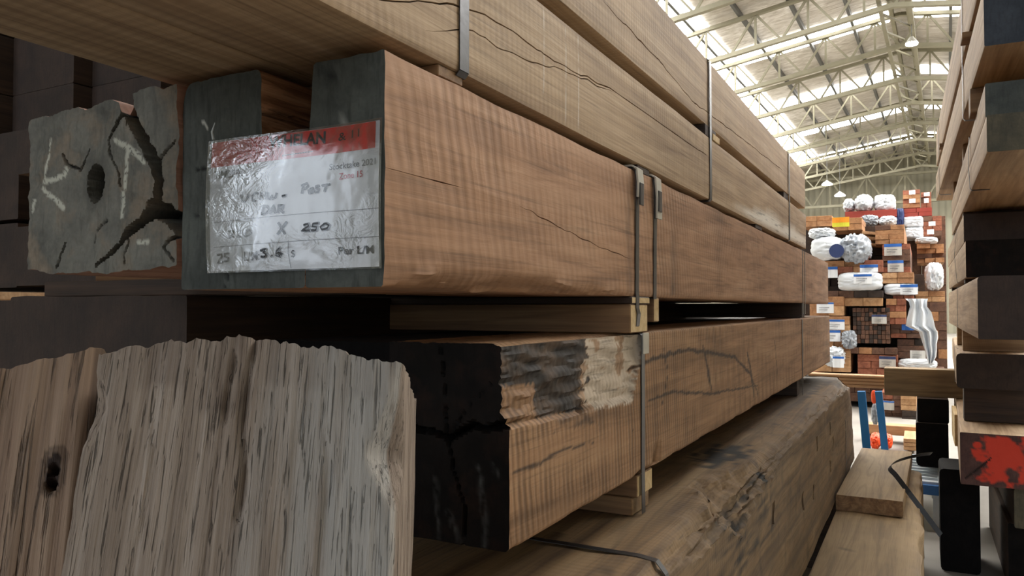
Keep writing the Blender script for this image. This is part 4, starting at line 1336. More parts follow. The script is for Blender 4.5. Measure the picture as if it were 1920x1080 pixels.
fl = MB(); fl.box(XL, XRR, YN - 4, YB, -.2, 0); hall(fl.build('floor', M['floor']))
hall(slab('ceiling', [(XL, YN, roof_z(XL)), (XRID, YN, roof_z(XRID)), (XRID, YB, roof_z(XRID)), (XL, YB, roof_z(XL))], .08, M['foil']))
hall(slab('ceiling', [(XRID, YN, roof_z(XRID)), (XRR, YN, roof_z(XRR)), (XRR, YB, roof_z(XRR)), (XRID, YB, roof_z(XRID))], .08, M['foil']))
gd = MB(); gd.box(-60, 60, -90, YN - 4, -.2, -.01); hall(gd.build('floor', plain('dark_asphalt', srgb(70, 68, 66), .9, 0, .3, 2)))  # unseen dark ground outside, added to cut the light from below
wl = MB(); wl.box(XL - .1, XL, YN, YB, 0, roof_z(XL)); hall(wl.build('wall_left', M['wall']))
wr = MB(); wr.box(XRR, XRR + .1, YN, YB, 0, roof_z(XRR)); hall(wr.build('wall_right', M['wall']))
wb = MB(); wb.add([(XL, YB, 0), (XRR, YB, 0), (XRR, YB, roof_z(XRR)), (XRID, YB, roof_z(XRID)), (XL, YB, roof_z(XL)),
                   (XL, YB + .1, 0), (XRR, YB + .1, 0), (XRR, YB + .1, roof_z(XRR)), (XRID, YB + .1, roof_z(XRID)), (XL, YB + .1, roof_z(XL))],
                  [(0, 1, 2, 3, 4), (9, 8, 7, 6, 5), (0, 5, 6, 1), (1, 6, 7, 2), (2, 7, 8, 3), (3, 8, 9, 4), (4, 9, 5, 0)])
hall(wb.build('wall_back', M['wall']))
wn = 0
for Y in (5.5, 12.0, 18.5, 25.0, 31.9, 37.8, 44.3):
    for s, X0, X1 in ((-1, XL + 5.1, XRID - .35), (1, XRID + .35, 3.5)):
        wn += 1
        wd = 1.5 if Y < 30 else 1.1
        hall(slab('window_%d' % wn, [(X0, Y, roof_z(X0) - .03), (X1, Y, roof_z(X1) - .03), (X1, Y + wd, roof_z(X1) - .03), (X0, Y + wd, roof_z(X0) - .03)], .02, M['skylight']))
# bright strip along the left eave
wn += 1
hall(slab('window_%d' % wn, [(XL + .1, 10, roof_z(XL) - .04), (XL + 5, 10, roof_z(XL + 5) - .04), (XL + 5, YB - 4, roof_z(XL + 5) - .04), (XL + .1, YB - 4, roof_z(XL) - .04)], .02, M['skylight']))
wn += 1
hall(slab('window_%d' % wn, [(3.6, 7, roof_z(3.6) - .04), (8.4, 7, roof_z(8.4) - .04), (8.4, YB - 4, roof_z(8.4) - .04), (3.6, YB - 4, roof_z(3.6) - .04)], .02, M['skylight']))  # unseen glowing strip on the right slope, added to brighten the beam sides
# purlins
for i, X in enumerate([XRID - 1.3 * q for q in range(1, 8)] + [XRID + 1.3 * q for q in range(1, 6)]):
    b = MB(); b.box(X - .04, X + .04, 6.0, YB - .2, roof_z(X) - .20, roof_z(X) - .05)
    hall(b.build('trim_%d' % (i + 1), M['purlin']))
rd = MB()
for dx in (-.22, .22): rd.box(XRID + dx - .05, XRID + dx + .05, 6.0, YB - .2, roof_z(XRID) - .36, roof_z(XRID) - .12)
hall(rd.build('trim_13', M['truss']))
# longitudinal lattice under the ridge
# trusses
def truss(Y, idx, ends=True):
    root = empty('roof_truss', (0, Y, 0), 'cream lattice roof truss, %s from the back wall' % idx, 'roof truss', 'roof trusses', 'structure')
    root.matrix_world = BQ @ Matrix.Translation((0, Y, 0))
    D, c = .95, .10
    for s, Xe in ((-1, XL + .2), (1, XRR - .2)):
        n = 7 if s < 0 else 7
        tz = lambda X: roof_z(X) - .27
        t = MB(); t.bar((XRID, 0, tz(XRID)), (Xe, 0, tz(Xe)), .13, c); t.build('top_chord', M['truss'], root)
        b = MB(); b.bar((XRID, 0, tz(XRID) - D), (Xe, 0, tz(Xe) - D), .15, c + .02); b.build('bottom_chord', M['truss'], root)
        for q in range(n):
            Xa, Xb = lerp(XRID, Xe, q / n), lerp(XRID, Xe, (q + 1) / n); Xm = (Xa + Xb) / 2
            for (xa, za), (xb, zb_) in (((Xa, -D), (Xm, 0)), ((Xm, 0), (Xb, -D)), ((Xm, 0), (Xm, -D))):
                w = MB(); w.bar((xa, 0, tz(xa) + za), (xb, 0, tz(xb) + zb_), .06, .055, Vector((0, 1, 0))); w.build('web_brace', M['truss'], root)
    return root
names = ['first', 'second', 'third', 'fourth', 'fifth', 'sixth', 'seventh', 'eighth', 'ninth', 'tenth']
for i, Y in enumerate((47.5, 43.6, 40.0, 36.3, 32.7, 29.1, 25.4, 21.9, 18.3, 14.7)):
    truss(Y, names[i])
# level lattice girder in front of the back wall
root = empty('lattice_girder', (0, YB - 1.2, 0), 'level cream lattice girder across the back wall', 'girder', None, 'structure')
root.matrix_world = BQ @ Matrix.Translation((0, YB - 1.2, 0))
zt_ = 7.6 + CZ
for nm, zz in (('top_chord', zt_), ('bottom_chord', zt_ - 1.6)):
    b = MB(); b.bar((XL + .1, 0, zz), (XRR - .1, 0, zz), .2, .14); b.build(nm, M['truss'], root)
for q in range(10):
    Xa, Xb = lerp(XL + .1, XRR - .1, q / 10), lerp(XL + .1, XRR - .1, (q + 1) / 10); Xm = (Xa + Xb) / 2
    for a, b_ in (((Xa, 0, zt_ - 1.6), (Xm, 0, zt_)), ((Xm, 0, zt_), (Xb, 0, zt_ - 1.6)), ((Xm, 0, zt_), (Xm, 0, zt_ - 1.6))):
        w = MB(); w.bar(a, b_, .09, .08, Vector((0, 1, 0))); w.build('web_brace', M['truss'], root)
# ridge girder: lattice running away under the ridge
root = empty('ridge_girder', (0, 0, 0), 'long lattice girder running away under the roof ridge', 'girder', None, 'structure')
root.matrix_world = BQ
zt_ = roof_z(XRID) - .45
for nm, X in (('side_chord', XRID - .35), ('side_chord', XRID + .35)):
    b = MB(); b.bar((X, 12, zt_ - .6), (X, YB - .5, zt_ - .6), .10, .10); b.build(nm, M['truss'], root)
for q in range(24):
    Ya, Yb_ = 12 + q * 1.55, 12 + (q + 1) * 1.55
    w = MB(); w.bar((XRID - .35, Ya, zt_ - .6), (XRID + .35, Yb_, zt_ - .6), .05, .05); w.build('web_brace', M['truss'], root)
# lamps
M['lamp_glow'] = plain('lamp_glow', (1, 1, .97), .5, 0, 0, emit=((1, .98, .92), 12.0))
M['lamp_shell'] = plain('lamp_shell', srgb(200, 198, 190), .5)
for px, py, Y, lb in ((1553, 345, 40, 'small white pendant lamp in front of the back wall, upper of two'), (1577, 366, 40, 'small white pendant lamp in front of the back wall, lower of two'), (1716, 78, 24, 'bright pendant lamp right of the roof ridge')):
    p = at(px, py, y=Y) + Vector((0, 0, CZ))
    root = empty('pendant_lamp', p, lb, 'lamp')
    rr_ = .26 if Y > 30 else .17
    prof = [(.04, .20), (.07, .16), (rr_ * .8, .07), (rr_, .0)]
    sh = MB(); n = 14
    vs = [(math.cos(2 * math.pi * i / n) * r_, math.sin(2 * math.pi * i / n) * r_, z_) for r_, z_ in prof for i in range(n)]
    fs = [(a * n + i, a * n + (i + 1) % n, (a + 1) * n + (i + 1) % n, (a + 1) * n + i) for a in range(3) for i in range(n)] + [tuple(range(n))]
    sh.add(vs, fs); sh.build('lamp_shade', M['lamp_shell'], root, smooth=40)
    gl = MB(); gl.tube([(0, 0, .03), (0, 0, -.03)], rr_ * .92, 14, up=Vector((1, 0, 0))); gl.build('lamp_glass', M['lamp_glow'], root)
    xx, yy = (BQ.inverted() @ p).x, p.y
    cd = MB(); cd.tube([(0, 0, .18), (0, 0, roof_z(xx) - p.z - .02)], .012, 5, up=Vector((1, 0, 0))); cd.build('cord', M['purlin'], root)

# ================================================================ BACKGROUND STACKS
random.seed(11)
def tone(name, a, b, c): M[name] = wood(name, srgb(*a), srgb(*b), srgb(*c), grain=(14, .8, 14), fibre=.2, bump=.2, blot=.35)
tone('far_pale', (176, 132, 92), (208, 162, 116), (224, 182, 138)); tone('far_tan', (140, 96, 62), (178, 128, 86), (196, 148, 104))
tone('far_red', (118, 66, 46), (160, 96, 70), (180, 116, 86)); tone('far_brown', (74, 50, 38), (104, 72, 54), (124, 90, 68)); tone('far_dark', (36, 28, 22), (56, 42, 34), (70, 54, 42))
M['white_wrap'] = plain('white_plastic_wrap', srgb(222, 226, 230), .35, 0, .12, 9, .3)
M['grey_wrap'] = plain('grey_plastic_wrap', srgb(176, 182, 190), .28, 0, .35, 14, .5)
M['label_white'] = plain('label_card', srgb(232, 234, 236), .7, 0, .06, 30, .05)
M['label_blue'] = plain('label_blue_print', srgb(40, 98, 178), .6, 0, .08, 30, .05)
M['label_shaded'] = plain('shaded_label_card', srgb(196, 192, 184), .7, 0, .1, 30, .05)  # label card with shade mixed into its colour
M['blue_paint'] = plain('blue_painted_steel', srgb(48, 128, 190), .45, .1, .2, 12)
M['white_paint'] = plain('white_painted_steel', srgb(220, 226, 230), .5, .1, .2, 12)
M['orange_bag'] = plain('orange_plastic', srgb(255, 92, 40), .5, 0, .25, 20, .4)
M['yellow_print'] = plain('yellow_card', srgb(226, 220, 60), .6); M['orange_print'] = plain('orange_card', srgb(255, 160, 30), .6)
M['blue_wrap'] = plain('dark_blue_wrap', srgb(40, 56, 104), .5, 0, .3, 14); M['red_board'] = plain('dark_red_board', srgb(150, 52, 36), .6, 0, .3, 14)
ORD = ['first', 'second', 'third', 'fourth', 'fifth', 'sixth', 'seventh', 'eighth', 'ninth', 'tenth', 'eleventh', 'twelfth']
def bbox(px0, py0, px1, py1, Y):
    a, b = at(px0, py0, y=Y), at(px1, py1, y=Y)
    m0, m1 = at(px0, (py0 + py1) / 2, y=Y), at(px1, (py0 + py1) / 2, y=Y)
    c = at((px0 + px1) / 2, py0, y=Y); d = at((px0 + px1) / 2, py1, y=Y)
    return m0.x, m1.x, d.z, c.z
def pack(desc, px0, py0, px1, py1, rows, cols, Y, mat, L=.9, jit=.05, alt=None):
    """boards lying one on another, their ends towards the viewer; each board is its own object"""
    x0, x1, z0, z1 = bbox(px0, py0, px1, py1, Y)
    for r_ in range(rows):
        nc = cols if isinstance(cols, int) else cols[r_ % len(cols)]
        xs = [x0 + (x1 - x0) * (i + (0 if i in (0, nc) else random.uniform(-.12, .12))) / nc for i in range(nc + 1)]
        zt, zb_ = lerp(z1, z0, r_ / rows), lerp(z1, z0, (r_ + 1) / rows)
        for c_ in range(nc):
            dy = random.uniform(0, jit); mt = mat if (alt is None or random.random() < .65) else alt
            b = MB(); b.box(0, xs[c_ + 1] - xs[c_] - .004, 0, L, 0, zt - zb_ - .003, .003)
            o = b.build('timber_board', M[mt]); o.location = (xs[c_] + .002, Y + dy, zb_ + CZ + .001)
            if rows * nc == 1: lb = desc.replace('the ', '', 1)
            else:
                lb = ('%s board, %s row, ' % (ORD[c_], ORD[r_]) if nc > 1 else '%s board down, ' % ORD[r_]) + desc.replace('the ', '', 1)
            tag(o, lb, 'board', 'boards of ' + desc, 'thing')
def plate(desc, px0, py0, px1, py1, Y, blue=.28, mat='label_white', skew=0.0, blue_mat='label_blue', lines=True):
    x0, x1, z0, z1 = bbox(px0, py0, px1, py1, Y)
    root = empty('pack_label', (x0, Y, z0 + CZ), desc, 'label', 'pack labels on the background stacks')
    w, h = x1 - x0, z1 - z0
    b = MB(); nn = 8
    pts = [(w * i / nn, .010 * math.sin(i * .9), 0) for i in range(nn + 1)]
    vs, fs = [], []
    for (a, y_, _) in pts:
        s = skew * a
        vs += [(a, y_ - .004, s), (a, y_ - .004, h + s), (a, y_, h + s), (a, y_, s)]
    for i in range(nn):
        for q in range(4): fs.append((i * 4 + q, i * 4 + (q + 1) % 4, i * 4 + 4 + (q + 1) % 4, i * 4 + 4 + q))
    fs += [(3, 2, 1, 0), (nn * 4, nn * 4 + 1, nn * 4 + 2, nn * 4 + 3)]
    b.add(vs, fs); b.build('card', M[mat], root)
    if blue:
        c = MB(); c.v = [Vector((v[0], v[1] - (.003 if k % 4 < 2 else -.001), (h * (1 - blue) + skew * v[0]) if k % 4 in (0, 3) else v[2] - .002)) for k, v in enumerate(vs)]; c.f = fs
        c.build('blue_header', M[blue_mat], root)
    if lines and w > .18:
        d = MB()
        for q in range(2):
            z_ = h * (.5 - .22 * q)
            d.box(w * .15, w * (.75 - .1 * q), -.018, -.0125, z_, z_ + h * .035)
        d.build('printed_line', M['grey_ink'], root)
    return root
def wrap(desc, px0, py0, px1, py1, Y, depth=.4, mat='white_wrap', seed=0, amp=.16, cat='wrapped bundle', name='wrapped_bundle', sq=3.0):
    """crumpled plastic round a bundle: a squarish lump with folds"""
    x0, x1, z0, z1 = bbox(px0, py0, px1, py1, Y)
    n, m = 56, 34; vs, fs = [], []
    c = Vector(((x0 + x1) / 2, Y + depth / 2, (z0 + z1) / 2 + CZ)); hx, hy, hz = (x1 - x0) / 2, depth / 2, (z1 - z0) / 2
    for j in range(m + 1):
        ph = math.pi * j / m - math.pi / 2
        for i in range(n):
            th = 2 * math.pi * i / n
            d = Vector((math.cos(ph) * math.cos(th), math.cos(ph) * math.sin(th), math.sin(ph)))
            k_ = (abs(d.x) ** sq + abs(d.y) ** sq + abs(d.z) ** sq) ** (-1 / sq)
            f = 1 - amp * abs(fbm((d.x * 2.2 + seed, d.y * 2.2, d.z * 2.2), 3)) * 1.5 - amp * .5 * (1 - abs(noise.noise(Vector((d.x * 5 + seed + d.z * 2, d.y * 5, d.z * 3 - d.x))))) ** 4 - amp * .10 * (1 - abs(noise.noise(Vector((d.x * 11 + d.z * 6 + seed, d.y * 11, d.z * 8))))) ** 5
            vs.append(Vector((d.x * k_ * hx * f, d.y * k_ * hy * f, d.z * k_ * hz * f)))
    for j in range(m):
        for i in range(n):
            a, b = j * n + i, j * n + (i + 1) % n
            fs.append((a, b, b + n, a + n))
    me = mesh_from(name, vs, fs, M[mat], smooth=50)
    o = link(name, me); o.location = c
    return tag(o, desc, cat, None, 'thing')

YA, YBk, YC, YD = 12.0, 12.3, 15.0, 15.5
# --- left column
pack('the brown pack at the top left of the background', 1505, 404, 1561, 424, 2, 2, YA + .2, 'far_tan')
o = plate('orange and yellow card on the top of the left background column', 1562, 407, 1594, 425, YA + .1, .55, 'yellow_print', blue_mat='orange_print', lines=False)
pack('the brown top boards behind the orange and yellow card', 1563, 408, 1618, 431, 2, (1, 2), YA + .3, 'far_tan', alt='far_pale')
wrap('small white wrapped bundle at the left under the brown top pack', 1512, 424, 1566, 446, YA, .5, 'white_wrap', 1)
wrap('white wrapped bundle with a blue disc printed on it', 1516, 440, 1583, 489, YA - .1, .6, 'white_wrap', 2, .10)
wrap('large round grey plastic wrapped bundle in the left background column', 1570, 432, 1636, 496, YA - .2, .7, 'grey_wrap', 3, .22, sq=2.4)
pv = at(1569, 470, y=YA - .16)
dm = MB(); dm.tube([(0, 0, 0), (0, -.012, 0)], .10, 18, up=Vector((0, 0, 1)))
dd = dm.build('printed_disc', M['blue_wrap']); dd.location = (pv.x, YA - .11, pv.z + CZ)
tag(dd, 'dark blue round mark on the white wrapped bundle', 'printed mark', None, 'thing')
pack('the reddish pack below the white wrapped bundle with the disc', 1545, 488, 1656, 511, 2, (3, 4), YA + .05, 'far_red', alt='far_tan')
plate('label at the left of the reddish pack below the blue disc', 1553, 500, 1571, 521, YA, .25)
plate('blue-headed label right above the long white wrapped bundle', 1613, 496, 1647, 510, YA, .4)
wrap('long white wrapped bundle with a label, in the left background column', 1568, 509, 1655, 545, YA - .1, .6, 'white_wrap', 5, .07, sq=5)
plate('label on the long white wrapped bundle', 1601, 514, 1635, 532, YA - .15, .25)
pack('the dark boards under the long white wrapped bundle', 1545, 545, 1656, 558, 1, 4, YA + .05, 'far_dark', alt='far_brown')
pack('the tan pack with a label beside the post end', 1517, 556, 1582, 592, 2, 2, YA, 'far_tan', alt='far_pale')
plate('label on the tan pack beside the post end', 1531, 567, 1563, 587, YA - .014, .16)
pack('the pale board above the dark brown pack', 1582, 558, 1655, 574, 1, 2, YA + .1, 'far_pale')
pack('the tan pack with two blue-headed labels', 1536, 593, 1592, 656, 4, (1, 2), YA, 'far_tan', alt='far_pale')
plate('upper blue-headed label of the tan pack with two labels', 1549, 599, 1583, 618, YA - .014, .22)
plate('lower blue-headed label of the tan pack with two labels', 1540, 619, 1575, 640, YA - .014, .22)
wrap('grey torn plastic hanging at the right of the two blue-headed labels', 1574, 618, 1606, 656, YA - .15, .25, 'grey_wrap', 8, .3)
wrap('white plastic sagging below the lower blue-headed label', 1536, 649, 1584, 690, YA - .22, .3, 'white_wrap', 9, .28)
plate('small blue-headed label in the sagging white plastic', 1560, 668, 1581, 689, YA - .26, .2)
pack('the pale pack at the bottom of the left background column', 1517, 656, 1593, 697, 3, (2, 3), YA + .06, 'far_pale', alt='far_tan')
# --- dark brown pack of many small ends
pack('the dark brown pack of small square ends', 1598, 577, 1668, 644, 8, 9, YA + .15, 'far_brown', jit=.03, alt='far_dark')
plate('grey label on the dark brown pack of small square ends', 1634, 590, 1662, 607, YA + .136, .22, 'label_shaded', blue_mat='blue_wrap')
pack('the thin boards under the dark brown pack', 1583, 652, 1681, 664, 1, (4,), YA + .1, 'far_brown', alt='far_tan')
pack('the dark red pack under the thin boards', 1606, 665, 1682, 704, 3, (2, 3), YA + .15, 'far_red', alt='far_brown')
plate('grey label on the dark red pack', 1647, 668, 1678, 689, YA + .136, .25, 'label_shaded', blue_mat='blue_wrap')
# --- middle column
pack('the upper half of the tall tan pack', 1642, 421, 1697, 457, 4, (2, 1, 2), YBk, 'far_tan', L=2.6, alt='far_brown')
pack('the lower half of the tall tan pack', 1655, 457, 1708, 511, 5, (1, 2), YBk, 'far_brown', L=2.6, alt='far_red')
plate('upper grey label of the tall tan pack', 1659, 457, 1692, 479, YBk - .014, .25, 'label_shaded')
plate('lower grey label of the tall tan pack', 1665, 488, 1695, 510, YBk - .014, .25, 'label_shaded')
pack('the orange boards below the lower grey label', 1653, 511, 1714, 531, 2, 2, YBk - .05, 'far_tan', alt='far_pale')
wrap('grey-white wrapped bundle under the orange boards', 1655, 531, 1722, 554, YBk - .1, .5, 'white_wrap', 12, .08, sq=5)
plate('white sheet with blue writing on the grey-white wrapped bundle', 1688, 533, 1721, 552, YBk - .2, .3)
pack('the thin boards under the grey-white wrapped bundle', 1657, 554, 1714, 560, 1, 3, YBk, 'far_red', alt='far_dark')
pack('the red-tan boards left of the hanging white plastic', 1661, 560, 1698, 608, 4, (2, 2, 1), YBk - .1, 'far_red', alt='far_tan')
pack('the brown boards behind the hanging white plastic', 1669, 608, 1726, 634, 3, (2, 3), YBk, 'far_brown', alt='far_red')
plate('blue card beside the hanging white plastic', 1690, 607, 1714, 619, YBk - .014, 0, 'label_blue')
pack('the dark boards below the brown boards', 1681, 636, 1740, 672, 3, (2, 1), YBk + .1, 'far_dark', alt='far_brown')
plate('grey label behind the foot of the hanging white plastic', 1705, 657, 1734, 674, YBk, .0, 'label_shaded')
wrap('white sheet lying on the boards above the square bearer', 1680, 674, 1758, 694, YBk - .3, .5, 'white_wrap', 15, .1)
pack('the boards under the white sheet', 1684, 690, 1770, 716, 2, 3, YBk, 'far_tan', alt='far_brown')
# hanging white plastic
def drape():
    Y = YBk - .35
    L_ = [(1697, 1740, 560), (1704, 1738, 566), (1706, 1738, 575), (1703, 1746, 585), (1699, 1750, 600), (1697, 1752, 611), (1710, 1754, 617), (1722, 1757, 622), (1725, 1758, 632), (1729, 1755, 645), (1733, 1755, 657), (1735, 1754, 668), (1737, 1750, 676), (1739, 1747, 681)]
    vs, fs = [], []; nx = 22
    for r_, (a, b, py) in enumerate(L_):
        for i in range(nx + 1):
            u = i / nx; p = at(lerp(a, b, u), py, y=Y)
            q = .06 * math.sin(u * 16 + r_ * .25) + .05 * fbm((u * 4, r_ * .3, 2), 3) + .10 * (u - .5) ** 2
            vs.append(Vector((p.x, Y + q, p.z + CZ)))
    n0 = len(vs); vs += [v + Vector((0, .02, 0)) for v in vs]; W_ = nx + 1; rws = len(L_)
    for r_ in range(rws - 1):
        for i in range(nx):
            a = r_ * W_ + i; fs.append((a, a + W_, a + W_ + 1, a + 1)); fs.append((n0 + a, n0 + a + 1, n0 + a + W_ + 1, n0 + a + W_))
    rim = list(range(W_)) + [r_ * W_ + nx for r_ in range(1, rws)] + [(rws - 1) * W_ + i for i in range(nx - 1, -1, -1)] + [r_ * W_ for r_ in range(rws - 2, 0, -1)]
    for k_ in range(len(rim)):
        a, b = rim[k_], rim[(k_ + 1) % len(rim)]; fs.append((a, b, n0 + b, n0 + a))
    o0 = vs[0].copy()
    o = link('plastic_sheet', mesh_from('plastic_sheet', [v - o0 for v in vs], fs, M['white_wrap'], smooth=60)); o.location = o0
    tag(o, 'torn white plastic sheet hanging down the middle background stack', 'plastic sheet', None, 'thing')
drape()
# long boards whose sides run away, slanting over the middle column
for k_, (px, py) in enumerate(((1617, 420), (1623, 423), (1630, 428))):
    p = at(px, py, y=YA + .5); b = MB(); b.box(0, .26, 0, 2.6, 0, .04, .003)
    o = b.build('timber_board', M['far_pale']); o.location = (p.x, YA + .5 + k_ * .06, p.z + CZ - .05 * k_ - .14); o.rotation_euler = (0, R(8), 0)
    tag(o, 'pale board tipped off the top of the left background column, %s of three' % ('top', 'middle', 'lowest')[k_], 'board', None, 'thing')
# --- back row on top
pack('the dark red base board under the white lumps', 1586, 394, 1684, 408, 1, 1, YC, 'red_board', L=1.2)
wrap('small cream wrapped lump, leftmost on the dark red base board', 1580, 369, 1604, 396, YC, .5, 'white_wrap', 21, .2)
wrap('round white wrapped lump in the middle of the dark red base board', 1600, 359, 1640, 397, YC - .1, .6, 'white_wrap', 22, .14, sq=2.2)
wrap('square white wrapped lump at the right of the dark red base board', 1639, 361, 1682, 396, YC, .6, 'white_wrap', 23, .12, sq=4)
wrap('clear crumpled plastic below the white wrapped lumps', 1610, 400, 1650, 423, YC - .8, .3, 'grey_wrap', 24, .3)
wrap('pale plastic with boards in it, right of the clear crumpled plastic', 1648, 402, 1684, 422, YC - .6, .4, 'white_wrap', 25, .2)
wrap('dark blue wrapped bundle end between the white lumps and the red packs', 1682, 388, 1697, 425, YC, .6, 'blue_wrap', 26, .05, sq=6)
pack('the highest red pack with two white labels', 1695, 355, 1728, 389, 4, (2, 1), YC + .5, 'far_red', alt='far_tan')
plate('upper white label on the highest red pack', 1707, 356, 1719, 364, YC + .486, 0); plate('lower white label on the highest red pack', 1707, 372, 1719, 380, YC + .486, 0)
pack('the smaller red pack beside the highest one', 1729, 359, 1749, 389, 3, 2, YC + .5, 'far_red', alt='far_brown')
plate('upper white label on the smaller red pack', 1735, 360, 1746, 367, YC + .486, 0); plate('lower white label on the smaller red pack', 1735, 371, 1744, 380, YC + .486, 0)
pack('the dark red boards under the highest red packs', 1697, 389, 1750, 405, 2, 2, YC + .4, 'red_board')
wrap('upper white wrapped block under the dark red boards', 1694, 404, 1734, 425, YC, .8, 'white_wrap', 31, .06, sq=7)
wrap('lower white wrapped block under the dark red boards', 1697, 424, 1734, 446, YC, .8, 'white_wrap', 32, .06, sq=7)
pack('the brown pack with small white labels at the right', 1733, 404, 1768, 442, 4, 2, YC + .2, 'far_brown', alt='far_red')
plate('upper small white label of the brown pack at the right', 1743, 415, 1756, 423, YC + .186, 0); plate('lower small white label of the brown pack at the right', 1740, 430, 1753, 439, YC + .186, 0)
wrap('flat white wrapped layer under the brown pack at the right', 1716, 442, 1762, 456, YC - .4, .6, 'white_wrap', 33, .1)
pack('the loose tan boards below the flat white layer', 1720, 456, 1772, 492, 4, (2, 3), YC - .3, 'far_tan', alt='far_brown', jit=.3)
wrap('white and grey bulging bag at the right of the middle stack', 1733, 489, 1772, 545, YBk + .3, .6, 'white_wrap', 35, .15)
pack('the pale boards under the bulging bag', 1716, 546, 1772, 566, 2, 2, YBk + .5, 'far_tan', alt='far_pale')
pack('the brown boards right of the hanging white plastic', 1742, 567, 1775, 690, 7, (1, 2), YBk + .5, 'far_brown', alt='far_tan')
# dark packs behind, closing the gaps
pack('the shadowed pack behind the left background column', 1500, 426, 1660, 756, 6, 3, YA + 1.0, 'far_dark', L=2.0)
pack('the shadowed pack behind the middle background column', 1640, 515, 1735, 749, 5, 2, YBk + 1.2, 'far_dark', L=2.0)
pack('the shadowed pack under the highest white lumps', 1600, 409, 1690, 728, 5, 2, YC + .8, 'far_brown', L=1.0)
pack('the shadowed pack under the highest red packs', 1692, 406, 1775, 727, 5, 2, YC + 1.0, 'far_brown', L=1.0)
# --- below: lowest packs down to the floor
pack('the lowest dark pack on the floor at the back', 1500, 702, 1700, 752, 3, (5, 6), YA + .3, 'far_brown', alt='far_red')
pack('the low brown pack seen below the square bearer', 1650, 736, 1690, 787, 4, 2, YA - .6, 'far_brown', alt='far_red')
plate('grey label on the low brown pack', 1652, 751, 1674, 768, YA - .614, .18, 'label_shaded')
pack('the low pinkish boards left of the black beam ends', 1686, 738, 1716, 770, 3, 1, YA - .7, 'far_pale')
pack('the dark boards below the low pinkish boards', 1688, 770, 1716, 792, 2, 1, YA - .7, 'far_dark')
pack('the small pale pack on the floor left of the black beam ends', 1690, 822, 1716, 844, 3, 1, 8.6, 'far_pale', L=.6)
# --- blue framed rolling step with a grating top
root = empty('rolling_step', (0, 0, 0), 'rolling step with a white grating top and blue posts behind the dusty timber', 'step')
sx0, sx1, sy0, sy1, sz = -.36, .10, 5.75, 6.75, -1.14 + CZ
for a, b in (((sx0, sy0), (sx1, sy0)), ((sx1, sy0), (sx1, sy1)), ((sx1, sy1), (sx0, sy1)), ((sx0, sy1), (sx0, sy0))):
    f = MB(); f.bar((*a, sz - .02), (*b, sz - .02), .035, .05); f.build('frame_bar', M['white_paint'], root)
for i in range(9):
    g = MB(); yy = lerp(sy0, sy1, (i + .5) / 9); g.box(sx0, sx1, yy - .012, yy + .012, sz - .03, sz); g.build('grating_bar', M['white_paint'], root)
tr_ = MB(); tr_.box(sx0 + .02, sx1 - .02, sy0 + .02, sy1 - .02, sz - .045, sz - .034); p_ = tr_.build('tread_plate', plain('grey_tread', srgb(150, 160, 168), .6), root)
fa = MB(); fa.box(sx0, sx1, sy0 - .045, sy0 - .02, sz - .075, sz - .01, .004); fa.build('fascia', plain('mid_blue_fascia', srgb(66, 122, 190), .5), root)['label'] = 'blue front edge'
for i, xx in enumerate((sx0 + .03, sx1 - .03)):
    for yy in (sy0 + .03, sy1 - .03):
        l = MB(); l.box(xx - .02, xx + .02, yy - .02, yy + .02, .001, sz - .045); l.build('leg', M['white_paint'], root)
for (pt_, pb_, yy) in (((1613, 733), (1624, 866), 5.86), ((1645, 733), (1656, 846), 6.62)):
    a, b = at(*pt_, y=yy), at(*pb_, y=yy)
    l = MB(); l.bar((a.x, yy, a.z + CZ), (b.x, yy, max(b.z, -1.16) + CZ), .05, .045, Vector((0, 1, 0))); l.build('post', M['blue_paint'], root)['label'] = 'blue upright post'
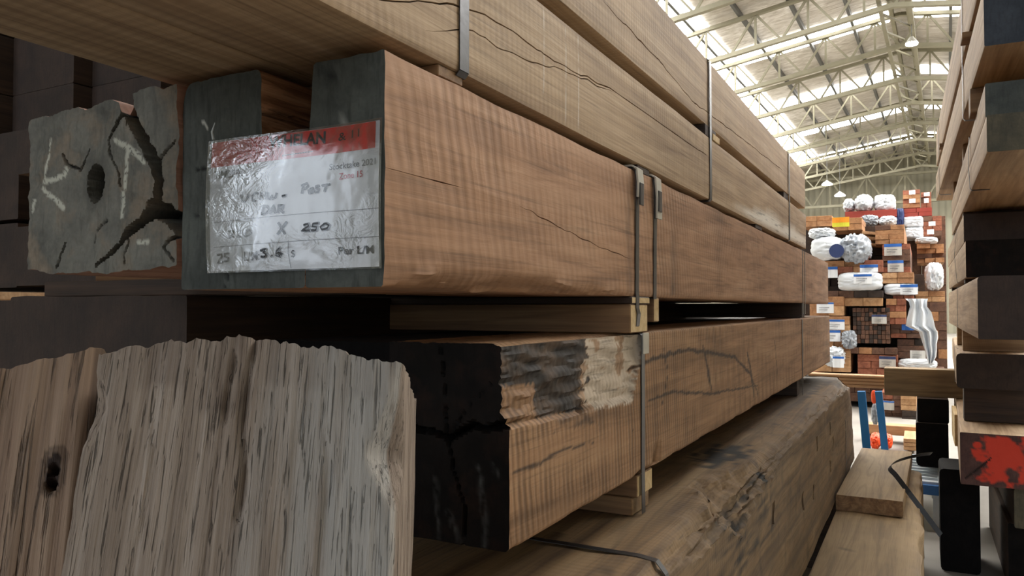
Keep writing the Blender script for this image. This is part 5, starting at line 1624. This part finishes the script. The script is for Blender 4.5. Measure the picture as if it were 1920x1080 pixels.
# bundle of pinkish mouldings lying across, carried by the posts
x0, x1, z0, z1 = bbox(1512, 703, 1668, 727, 6.25)
for k_ in range(4):
    b = MB(); zz0, zz1 = lerp(z1, z0, (k_ + 1) / 4), lerp(z1, z0, k_ / 4); b.box(0, .11, 0, x1 - x0 + .25, 0, zz1 - zz0 - .002, .006)
    o = b.build('moulding', M['far_pale']); o.rotation_euler = (0, 0, R(-90)); o.location = (x0 + .008 * k_, 6.42, zz0 + CZ)
    tag(o, 'pinkish timber moulding lying across behind the stacks, %s of four' % ('top', 'second', 'third', 'lowest')[k_], 'moulding', 'mouldings lying across', 'thing')
sp_ = MB(); sp_.box(x0 - .05, x0 - .004, 6.31, 6.42, z0 + CZ, z1 + CZ, .004); tag(sp_.build('end_cap', M['white_wrap']), 'white cap on the left end of the pinkish mouldings', 'cap', None, 'thing')
x0, x1, z0, z1 = bbox(1622, 797, 1716, 815, 9.2)
b = MB(); b.box(0, .2, 0, x1 - x0, 0, z1 - z0, .006); o = b.build('timber_plank', M['far_pale']); o.rotation_euler = (0, 0, R(-90)); o.location = (x0, 9.4, z0 + CZ)
tag(o, 'pale plank lying across above the orange bags', 'plank', None, 'thing')
for k_, px in enumerate((1626, 1700)):
    p = at(px, 815, y=9.25); b = MB(); b.box(p.x, p.x + .10, 9.22, 9.38, .001, z0 + CZ - .001); tag(b.build('support_block', M['far_brown']), 'short block under the pale plank, %s one' % ('left', 'right')[k_], 'support block', None, 'thing')
wrap('orange plastic bag on the floor, left of two', 1626, 814, 1648, 844, 8.55, .3, 'orange_bag', 41, .15, 'bag', 'plastic_bag')
wrap('orange plastic bag on the floor, right of two', 1646, 816, 1670, 844, 8.6, .3, 'orange_bag', 42, .15, 'bag', 'plastic_bag')
wrap('orange plastic strip hanging behind the blue posts', 1631, 731, 1641, 757, 8.0, .05, 'orange_bag', 43, .1, 'plastic strip', 'plastic_strip')
wrap('grey plastic bag hanging below the orange strip', 1630, 756, 1645, 798, 8.0, .12, 'grey_wrap', 44, .2, 'bag', 'plastic_bag')
# lit timber pack seen through the gaps of the left stack
for r_ in range(3):
    b = MB(); b.box(-7.2, -4.2, 0, .5, 0, .28, .01); o = b.build('timber_beam', M['far_pale']); o.location = (0, 3.0 + .02 * r_, .92 + .29 * r_)
    tag(o, 'pale lit beam seen through the slits of the left stack, %s' % ('lowest', 'middle', 'top')[r_], 'timber beam', None, 'thing')
for x in (-6.8, -4.8):
    b = MB(); b.box(x, x + .3, 3.0, 3.5, .001, .919); tag(b.build('trestle', M['far_brown']), 'trestle block carrying the pale lit beams left of the stack, %s' % ('left' if x < -6 else 'right'), 'trestle', None, 'thing')
